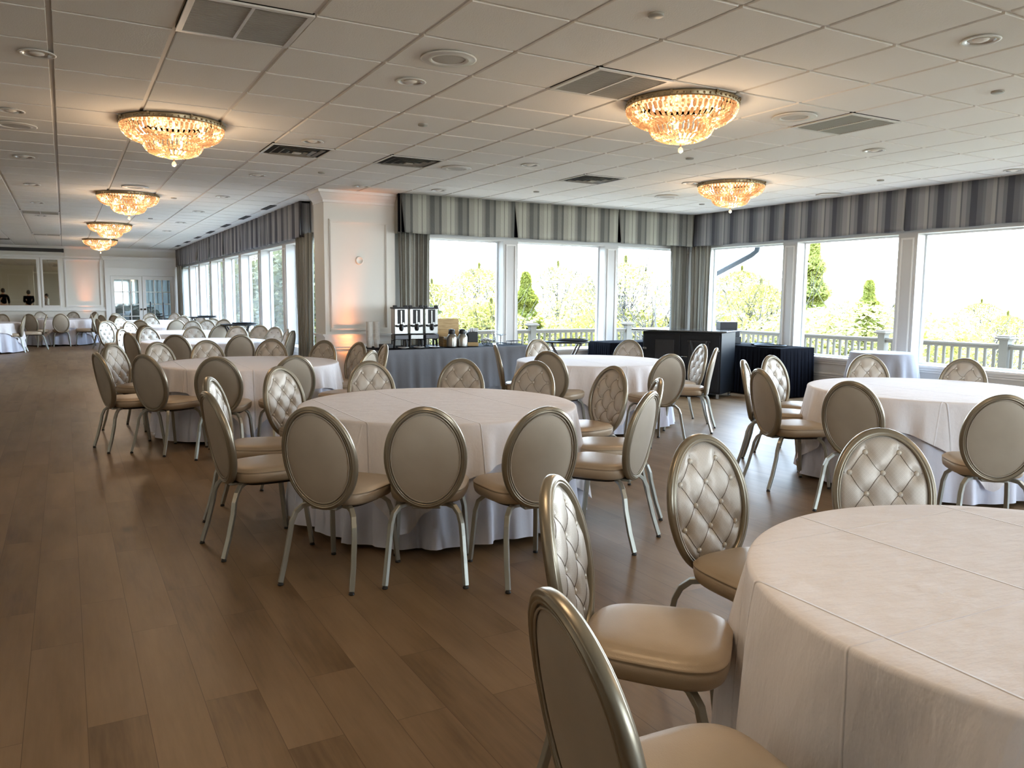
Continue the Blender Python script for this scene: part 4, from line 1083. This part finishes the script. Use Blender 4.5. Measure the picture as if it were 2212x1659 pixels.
for x, y in ((.05, .05), (W_ - .05, .05), (.05, L_ - .05), (W_ - .05, L_ - .05)):
    b = MB(); b.bbox((x, y, .035), (.018, .018, .035), .003); b.build('foot', 'brushed', t)
# folded tray stand leaning on the bar front
t = thing('folded_tray_stand', 'folded dark tray stand leaning against the black bar doors', 'tray stand', (8.2, 8.44, 0), ang)
for a, c in (((-.16, .20, .01), (-.06, .44, .84)), ((-.16, .44, .01), (-.06, .20, .84))):
    b = MB(); b.sweep([a, c], [(.012, .012), (.012, -.012), (-.012, -.012), (-.012, .012)], smooth=False); b.build('leg', 'black_matte', t)
b = MB(); b.bbox((-.058, .32, .83), (.010, .17, .012), .003); b.build('top_rail', 'black_matte', t)

# skirted black tables
def skirt_table(loc, L, W, lb, rz=0):
    t = thing('folding_table', 'folding table beneath the black cloth of ' + lb, 'table', loc, rz)
    b = MB(); b.box(.02, L - .02, .02, W - .02, .70, .724); b.build('tabletop', 'darkwood', t)
    for x in (.12, L - .12):
        for y in (.1, W - .1): b = MB(); b.tube([(x, y, .70), (x, y, .002)], .014, 8); b.build('leg', 'black_matte', t)
    o = rect_cloth(L, W, .739, .012, 61, .014, 1.1, flare=.015, step=.012).build('skirted_tablecloth', 'black_soft'); o.location = loc; o.rotation_euler.z = rz
    return o
o = skirt_table((9.0, 8.08, 0), .72, 1.62, 'the service table by the right window'); tag(o, 'black pleated skirt cloth on the table right of the bar', 'tablecloth')
o = skirt_table((7.55, 10.22, 0), 1.15, .62, 'the service table behind the bar'); tag(o, 'black cloth table showing left of the bar cabinet', 'tablecloth')
def tray(loc, lb, r=.20, rz=0, sx=1.25, group='black oval serving trays'):
    b = MB(); b.lathe([(r * .85, 0), (r * .97, .006), (r, .022), (r * .985, .024), (r * .94, .010), (.0001, .008)], 36, cap=False, sx=sx); o = b.build('serving_tray', 'black_matte'); o.location = loc; o.rotation_euler.z = rz; return tag(o, lb, 'tray', group)
tray((9.25, 8.50, .742), 'black oval tray at left on the skirted table beside the bar', .19, 2.2)
tray((9.46, 8.85, .742), 'black oval tray at right on the skirted table beside the bar', .17, .4)
for (x, y, z, hx, hy, hz, rz, lb) in ((9.30, 9.42, .7415, .16, .12, .055, -.3, 'lowest of three black boxes stacked beyond the bar'), (9.28, 9.42, .8525, .15, .12, .055, -.35, 'middle one of three black boxes stacked beyond the bar'), (9.27, 9.44, .9635, .14, .11, .06, -.45, 'topmost of three black boxes stacked beyond the bar')):
    t = thing('equipment_case', lb, 'box', (x, y, z), rz, 'stacked equipment cases')
    b = MB(); b.bbox((0, 0, hz), (hx, hy, hz), .004); b.build('case_body', 'black_matte', t)
    b = MB(); b.bbox((hx + .001, 0, hz), (.003, hy - .01, hz - .008), .002); b.build('side_label', 'deckrail', t)  # pale plate: window light on the case side put in as colour
# cocktail table at the right windows
t = thing('cocktail_table', 'small round table beneath the silver cloth by the right window', 'table', (9.27, 6.62, 0))
b = MB(); b.lathe([(.375, .735), (.385, .74), (.385, .755), (.375, .758)], 40); b.build('tabletop', 'darkwood', t)
b = MB(); b.tube([(0, 0, .735), (0, 0, .03)], .03, 12); b.lathe([(.2, 0.002), (.2, .012), (.03, .03)], 24); b.build('pedestal', 'black_matte', t)
o = cloth_mesh(.40, 4.4, lambda a: .745, 0, 160, .030, .772, 11, flare=.09).build('tablecloth', 'cloth_silver'); o.location = (9.27, 6.62, 0); tag(o, 'silver grey cloth on the small round table by the right window', 'tablecloth')

# tray jacks carrying trays
def tray_stand(loc, lb, h, rz, wood='darkwood'):
    t = thing('tray_stand', lb, 'tray stand', loc, rz)
    for sy in (-1, 1):
        for sx in (-1, 1):
            b = MB(); b.sweep([(sx * .20, sy * .17, .005), (-sx * .20, sy * (.17 + .012 * sx), h)], [(.011, .015), (.011, -.015), (-.011, -.015), (-.011, .015)], smooth=False); b.build('leg', wood, t)
    for sx in (-1, 1): b = MB(); b.bbox((sx * .20, 0, h), (.016, .21, .012), .003); b.build('top_rail', wood, t)
    b = MB(); b.tube([(-.11, -.17, .25), (-.11, .17, .25)], .008, 6); b.build('spreader', wood, t)
    return t
def trays_on(x, y, h, n1, n2, rz=0, r=.26):
    tray((x + .02, y, h + .0135), n1, r, rz, 1.28); tray((x + .14 * math.cos(rz + .6), y + .14 * math.sin(rz + .6), h + .0405), n2, r * .72, rz, 1.2)
tray_stand((6.25, 9.55, 0), 'dark wooden tray stand with crossed legs before the second back window', .79, R(-28)); trays_on(6.25, 9.55, .79, 'big black tray on the wooden stand before the second back window', 'smaller black tray stacked on the wooden stand by the back window', R(-28))
tray_stand((2.78, 15.35, 0), 'near black tray stand before the left windows', .88, R(-15), 'black_matte'); trays_on(2.78, 15.35, .88, 'lower big black tray on the near stand at the left windows', 'upper small tray on the near stand at the left windows', R(-15))
tray_stand((2.92, 20.75, 0), 'far black tray stand before the left windows', .88, R(-15), 'black_matte'); trays_on(2.92, 20.75, .88, 'lower big black tray on the far stand at the left windows', 'upper small tray on the far stand at the left windows', R(-15))
b = MB(); b.lathe([(.28, 0), (.30, .012), (.30, .03), (.285, .03), (.27, .012), (.0001, .010)], 40, cap=False, sx=1)
o = b.build('serving_tray', 'black_matte'); o.location = (6.75, 10.89, .315); o.rotation_euler = (R(74), 0, R(0)); tag(o, 'large round black tray leaning on the wall under the back window', 'tray')
# black tubular stand in front of the glazed doors
t = thing('tubular_stand', 'black tubular metal stand in front of the right glazed door', 'stand', (2.53, 26.9, 0))
for x, h in ((-.22, 1.23), (.15, 1.21)): b = MB(); b.tube([(x, 0, .003), (x, 0, h)], .018, 8); b.build('post', 'black_matte', t)
b = MB(); b.tube([(-.22, 0, .78), (.45, 0, .80)], .016, 8); b.build('cross_bar', 'black_matte', t)
b = MB(); b.tube([(-.22, -.25, .02), (-.22, .25, .02)], .016, 8); b.tube([(.15, -.25, .02), (.15, .25, .02)], .016, 8); b.build('foot', 'black_matte', t)

# ------------------------------------------------------------------ people mirrored in the far wall
def skin_mesh(name, chain, parent, mt, levels=1):
    """chain: (verts [(co, radius)], edges)"""
    V, E = chain; me = bpy.data.meshes.new(name); me.from_pydata([v[0] for v in V], E, []); o = bpy.data.objects.new(name, me); COL.objects.link(o)
    o.modifiers.new('s', 'SKIN'); sv = me.skin_vertices
    if not sv: 
        bpy.context.view_layer.objects.active = o; o.select_set(True); bpy.ops.mesh.customdata_skin_add()
    lay = me.skin_vertices[0].data
    for i, v in enumerate(V): r = v[1]; lay[i].radius = r if isinstance(r, tuple) else (r, r)
    lay[0].use_root = True
    o.modifiers['s'].use_smooth_shade = True
    su = o.modifiers.new('u', 'SUBSURF'); su.levels = levels; su.render_levels = levels
    me.materials.append(M[mt])
    if parent: o.parent = parent
    return o
def person(loc, rz, h, shirt, label, arms):
    t = thing('person', label, 'person', loc, rz); k_ = h / 1.75
    P = lambda x, y, z: (x * k_, y * k_, z * k_)
    hands = {'fold': ((.21, .02, 1.18), (.10, .22, 1.16), (.02, .25, 1.18)), 'down': ((.24, .0, 1.14), (.25, .06, .90), (.25, .09, .82)), 'work': ((.22, .06, 1.16), (.16, .30, 1.12), (.13, .38, 1.12))}[arms]
    V = [(P(0, 0, .95), (.15, .11)), (P(0, 0, 1.12), (.13, .10)), (P(0, 0, 1.30), (.155, .11)), (P(0, -.005, 1.42), (.13, .085)), (P(0, 0, 1.49), .055), (P(0, .012, 1.55), .06), (P(0, .02, 1.62), (.082, .095)), (P(0, .012, 1.70), (.075, .09))]
    E = [(i, i + 1) for i in range(7)]
    for s in (-1, 1):
        o = len(V)
        V += [(P(s * .17, 0, 1.42), .058), (P(s * hands[0][0], hands[0][1], hands[0][2]), .042), (P(s * hands[1][0], hands[1][1], hands[1][2]), .03), (P(s * hands[2][0], hands[2][1], hands[2][2]), (.035, .018))]
        E += [(3, o), (o, o + 1), (o + 1, o + 2), (o + 2, o + 3)]
        hx, hy, hz = [s * hands[2][0], hands[2][1], hands[2][2]]
        for q in range(4):
            V.append((P(hx + (q - 1.5) * .018, hy + .05, hz - .02 * (arms == 'down') - .03), .009)); E.append((o + 3, len(V) - 1)); V.append((P(hx + (q - 1.5) * .018, hy + .075 - .01 * abs(q - 1), hz - .07), .008)); E.append((len(V) - 2, len(V) - 1))
        V.append((P(hx - s * .045, hy + .03, hz + .0), .010)); E.append((o + 3, len(V) - 1))
        o = len(V); V += [(P(s * .10, 0, .86), .085), (P(s * .115, .01, .48), .055), (P(s * .12, -.01, .09), .042), (P(s * .13, .12, .04), (.045, .03))]
        E += [(0, o), (o, o + 1), (o + 1, o + 2), (o + 2, o + 3)]
    skin_mesh('body', (V, E), t, 'skin')
    TV = [(P(0, 0, .93), (.165, .125)), (P(0, 0, 1.12), (.145, .115)), (P(0, 0, 1.30), (.17, .125)), (P(0, -.005, 1.43), (.165, .115)), (P(0, 0, 1.475), .075)]; TE = [(0, 1), (1, 2), (2, 3), (3, 4)]
    for s in (-1, 1): o = len(TV); TV += [(P(s * .175, 0, 1.42), .088), (P(s * hands[0][0], hands[0][1], hands[0][2]), .056)] + ([(P(s * (hands[0][0] + hands[1][0]) / 2, (hands[0][1] + hands[1][1]) / 2, (hands[0][2] + hands[1][2]) / 2), .048)]); TE += [(3, o), (o, o + 1), (o + 1, o + 2)]
    skin_mesh('shirt', (TV, TE), t, shirt)
    LV = [(P(0, 0, .94), (.16, .12))]; LE = []
    for s in (-1, 1): o = len(LV); LV += [(P(s * .10, 0, .85), .098), (P(s * .115, .01, .48), .07), (P(s * .12, -.01, .10), .06)]; LE += [(0, o), (o, o + 1), (o + 1, o + 2)]
    skin_mesh('trousers', (LV, LE), t, 'black_soft')
    b = MB(); b.ball(P(0, -.006, 1.665), .108 * k_, 16, 10, 1.08); hr = b.build('hair', 'hair', t); hr.scale = (.92, 1, 1)
    b = MB()
    b.lathe([(.001, 0), (.014, -.012), (.012, -.034), (.003, -.04)], 8, P(0, .112, 1.645)); 
    for s in (-1, 1): b.ball(P(s * .086, .015, 1.63), .018 * k_, 8, 6, 1.5)
    b.build('nose_and_ears', 'skin', t)
    b = MB()
    for s in (-1, 1): b.ball(P(s * .032, .098, 1.648), .010 * k_, 8, 6, .6)
    b.build('eyes', 'hair', t)
    b = MB(); b.bbox(P(0, .100, 1.585), (.022, .006, .004), .002); b.build('mouth', 'lip', t)
    for s in (-1, 1): b = MB(); b.bbox(P(s * .13, .07, .035), (.048, .135, .035), .02); b.build('shoe', 'black_matte', t)
    return t
person((-1.46, 12.7, 0), R(180 - 12), 1.60, 'black_soft', 'person in a black shirt seen from behind in the wide far mirror', 'fold')
person((-.80, 8.9, 0), R(80), 1.45, 'cotton', 'person in a white shirt mirrored in the narrow far mirror', 'fold')
person((-2.5, 12.2, 0), R(160), 1.68, 'black_soft', 'person in a black shirt at the left edge of the wide far mirror', 'down')

# ------------------------------------------------------------------ outside: deck, railings, downspout, ground, trees
b = MB(); b.box(3.62, 11.75, YB + WT, 13.2, -.22, -.10); b.box(XR + WT, 11.75, YK, YB + WT, -.22, -.10); b.box(3.62, 11.75, 13.1, 13.2, -2.9, -.22); b.box(11.65, 11.75, YK, 13.2, -2.9, -.22)
struct(b.build('deck', 'deckfloor'))
def railing(lb, axis, pos, posts, a0, a1):
    t = thing('deck_railing', lb, 'railing', (pos, 0, 0) if axis == 'x' else (0, pos, 0))
    def bb(mb, u, v, z, hu, hv, hz, bv=.004):
        c, h = ((v, u, z), (hv, hu, hz)) if axis == 'x' else ((u, v, z), (hu, hv, hz)); mb.bbox(c, h, bv)
    for p in posts:
        b = MB(); bb(b, p, 0, .40, .06, .06, .50); bb(b, p, 0, -.05, .075, .075, .04); b.build('post', 'deckrail', t)
        b = MB(); bb(b, p, 0, .905, .075, .075, .012); bb(b, p, 0, .93, .105, .105, .016, .008); bb(b, p, 0, .955, .085, .085, .012, .01); b.build('post_cap', 'deckrail', t)
    b = MB(); bb(b, (a0 + a1) / 2, 0, .825, (a1 - a0) / 2, .045, .018, .008); bb(b, (a0 + a1) / 2, 0, .79, (a1 - a0) / 2, .022, .02); b.build('top_rail', 'deckrail', t)
    b = MB(); bb(b, (a0 + a1) / 2, 0, .0, (a1 - a0) / 2, .025, .03); b.build('bottom_rail', 'deckrail', t)
    n = int((a1 - a0) / .122); first = None
    for i in range(min(n, 100)):
        u = a0 + (i + .5) * (a1 - a0) / n
        if any(abs(u - p) < .09 for p in posts): continue
        if first is None:
            b = MB(); bb(b, 0, 0, .40, .019, .019, .38); first = b.build('baluster', 'deckrail', t); o = first
        else: o = first.copy(); COL.objects.link(o)
        o.location = (0, u, 0) if axis == 'x' else (u, 0, 0)
railing('white vinyl deck railing beyond the right windows', 'x', 11.5, [12.9, 10.14, 8.22, 6.30, 4.38, 2.46], 1.6, 12.9)
railing('white vinyl deck railing beyond the back windows', 'y', 13.0, [5.48, 7.75, 10.02], 3.8, 11.4)
b = MB(); b.sweep([(10.66, 12.25, -.098), (10.66, 12.25, 1.40), (10.65, 12.2, 1.5), (10.62, 11.9, 1.63), (10.5, 11.03, 1.90), (10.5, 10.30, 2.16), (10.5, 10.14, 2.22), (10.5, 10.04, 2.28), (10.5, 10.0, 2.40), (10.5, 10.0, 3.04)], [(.028, .042), (.034, .034), (.034, -.034), (.028, -.042), (-.028, -.042), (-.034, -.034), (-.034, .034), (-.028, .042)], smooth=True)
o = b.build('downspout', 'grey_pipe'); tag(o, 'grey bent downspout crossing outside the window right of the corner', 'downspout')
b = MB(); b.box(-30, 90, -40, 130, -2.95, -2.9); struct(b.build('ground', 'ground'))

def crown(kind, seed, n):
    r = random.Random(seed); b = MB(); vs = []; fs = []
    if kind in ('bush', 'dense'):
        lumps = []
        for q in range(16): a = r.random() * 6.28; z = r.random(); w = (1 - abs(z - .35) ** 1.4) * .30; lumps.append((w * math.cos(a), w * math.sin(a), .22 + .60 * z, .10 + .13 * r.random()))
    for q in range(n):
        if kind == 'conifer':
            z = r.random() ** 1.15; w = .30 * (1 - z) ** .8 * (.72 + .28 * math.sin(z * 46)) + .01; a = r.random() * 6.28; rr = w * (.55 + .45 * r.random()); p = (rr * math.cos(a), rr * math.sin(a), .06 + .94 * z - rr * .25)
        elif kind in ('bush', 'dense'):
            L = lumps[r.randrange(16)]; u = r.gauss(0, 1), r.gauss(0, 1), r.gauss(0, 1); l = math.sqrt(sum(x * x for x in u)) + 1e-6; s = L[3] * (.75 + .3 * r.random()); p = (L[0] + u[0] / l * s, L[1] + u[1] / l * s, min(1.0, L[2] + u[2] / l * s * 1.1))
        else:
            a = r.random() * 6.28; z = r.random() ** .7; w = .38 * math.sin(min(1, z * 1.05) * PI) ** .5; rr = w * r.random() ** .45; p = (rr * math.cos(a), rr * math.sin(a), .22 + .76 * z)
        s = (.0085 if kind != 'airy' else .007) * (.6 + .8 * r.random())
        d = Vector((r.gauss(0, 1), r.gauss(0, 1), r.gauss(0, .7))).normalized(); e = d.orthogonal().normalized()
        o = len(vs); P_ = Vector(p)
        vs += [P_ + d * s * 1.5, P_ + e * s, P_ - d * s * 1.5, P_ - e * s]; fs.append((o, o + 1, o + 2, o + 3))
    b.add(vs, fs, False); return b
def twigs(seed, n, thick=.004, spread=.5):
    r = random.Random(seed); b = MB(); 
    b.tube([(0, 0, 0), (.01, 0, .3), (0, .01, .6), (.0, 0, .92)], .016, 6, scales=[1, .75, .45, .12])
    for q in range(n):
        a = r.random() * 6.28; z = .12 + .6 * r.random(); l = .18 + .25 * r.random(); p0 = Vector((0, 0, z)); pts = [p0]; d = Vector((math.cos(a) * spread, math.sin(a) * spread, .75)).normalized()
        for s_ in range(3): d = (d + Vector((r.gauss(0, .2), r.gauss(0, .2), .15))).normalized(); pts.append(pts[-1] + d * l / 3)
        b.tube(pts, thick * (1.4 - z), 4, scales=[1, .7, .45, .15])
        for w in range(2):
            d2 = (d + Vector((r.gauss(0, .5), r.gauss(0, .5), .2))).normalized(); b.tube([pts[2], pts[2] + d2 * l * .4, pts[2] + d2 * l * .7 + Vector((0, 0, .03))], thick * .5, 3, scales=[1, .6, .2])
    return b
KM = {}
def protos(kind):
    if kind not in KM:
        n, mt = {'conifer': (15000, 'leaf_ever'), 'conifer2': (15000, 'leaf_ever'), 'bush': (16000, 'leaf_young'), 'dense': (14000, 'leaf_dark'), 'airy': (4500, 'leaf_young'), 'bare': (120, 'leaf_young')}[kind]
        kk = {'conifer2': 'conifer', 'bare': 'airy'}.get(kind, kind)
        c = crown(kk, len(KM) + 3, n).build('foliage', mt); w = twigs(len(KM) + 9, {'airy': 46, 'bare': 110}.get(kind, 14), .005 if kind in ('airy', 'bare') else .004, 1.0 if kind == 'bare' else .6).build('trunk', 'bark')
        KM[kind] = (c.data, w.data); bpy.data.objects.remove(c); bpy.data.objects.remove(w)
    return KM[kind]
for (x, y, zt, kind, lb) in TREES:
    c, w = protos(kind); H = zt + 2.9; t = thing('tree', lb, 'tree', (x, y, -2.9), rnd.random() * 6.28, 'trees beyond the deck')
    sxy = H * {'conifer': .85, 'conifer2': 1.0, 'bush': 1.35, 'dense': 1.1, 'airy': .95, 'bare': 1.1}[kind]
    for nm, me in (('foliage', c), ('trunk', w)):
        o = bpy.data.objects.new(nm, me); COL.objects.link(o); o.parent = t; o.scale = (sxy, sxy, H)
        if nm == 'foliage': stuff(o) if 0 else None

# ------------------------------------------------------------------ light, world, camera
w = bpy.data.worlds.new('sky'); S.world = w; w.use_nodes = True; nt = w.node_tree; bg = nt.nodes['Background']
tc = nt.nodes.new('ShaderNodeTexCoord'); sx_ = nt.nodes.new('ShaderNodeSeparateXYZ'); cr = nt.nodes.new('ShaderNodeValToRGB')
nt.links.new(tc.outputs['Generated'], sx_.inputs[0]); nt.links.new(sx_.outputs[2], cr.inputs[0]); nt.links.new(cr.outputs[0], bg.inputs[0])
cr.color_ramp.elements[0].position = 0.; cr.color_ramp.elements[0].color = (.84, .92, 1., 1); cr.color_ramp.elements[1].position = .5; cr.color_ramp.elements[1].color = (.50, .70, 1., 1)
bg.inputs[1].default_value = SKY
L = bpy.data.lights.new('sun', 'SUN'); L.energy = SUN; L.color = (1, .93, .80); L.angle = R(.6); so = bpy.data.objects.new('sun', L); COL.objects.link(so)
so.rotation_euler = Vector((.25, .28, .93)).to_track_quat('Z', 'Y').to_euler()
def portal(c, sx, sy, rot):
    L = bpy.data.lights.new('window_portal', 'AREA'); L.shape = 'RECTANGLE'; L.size = sx; L.size_y = sy; L.cycles.is_portal = True
    o = bpy.data.objects.new('window_portal', L); COL.objects.link(o); o.location = c; o.rotation_euler = rot
zc = (SILL + HEAD) / 2; hz = HEAD - SILL
portal((XR + WT + .03, 3.8, zc), 13.8, hz, (R(90), 0, R(90)))
portal((7.06, YB + WT + .03, zc), 5.4, hz, (R(-90), 0, 0))
portal((1.7, YK - WT - .03, zc), 15.8, hz, (R(90), 0, 0))
portal((XL + WT + .03, 19.7, zc), 16.2, hz, (R(90), 0, R(90)))
c = bpy.data.cameras.new('camera'); co = bpy.data.objects.new('camera', c); COL.objects.link(co); S.camera = co
c.sensor_width = 36; c.sensor_fit = 'HORIZONTAL'; c.lens = 1711 / 2212 * 36; c.clip_start = .05; c.clip_end = 400
yaw, pitch, roll = R(29.372), R(6.249), R(.413)
f = Vector((math.sin(yaw) * math.cos(pitch), math.cos(yaw) * math.cos(pitch), -math.sin(pitch))); r_ = Vector((math.cos(yaw), -math.sin(yaw), 0)); u_ = r_.cross(f)
r2 = r_ * math.cos(roll) + u_ * math.sin(roll); u2 = -r_ * math.sin(roll) + u_ * math.cos(roll)
co.matrix_world = Matrix(((r2.x, u2.x, -f.x, 0), (r2.y, u2.y, -f.y, 0), (r2.z, u2.z, -f.z, 1.45), (0, 0, 0, 1)))
vs_ = S.view_settings; vs_.view_transform = 'Standard'; vs_.look = 'None'; vs_.exposure = EXPO; vs_.gamma = 1; vs_.use_curve_mapping = False
S.display_settings.display_device = 'sRGB'
cy = S.cycles; cy.use_denoising = True; cy.denoiser = 'OPENIMAGEDENOISE'; cy.max_bounces = 6; cy.diffuse_bounces = 3; cy.glossy_bounces = 4; cy.transmission_bounces = 3; cy.transparent_max_bounces = 8
cy.sample_clamp_indirect = 6; cy.caustics_reflective = False; cy.caustics_refractive = False; cy.use_adaptive_sampling = True; cy.adaptive_threshold = .07; cy.blur_glossy = .5
S.render.use_persistent_data = False
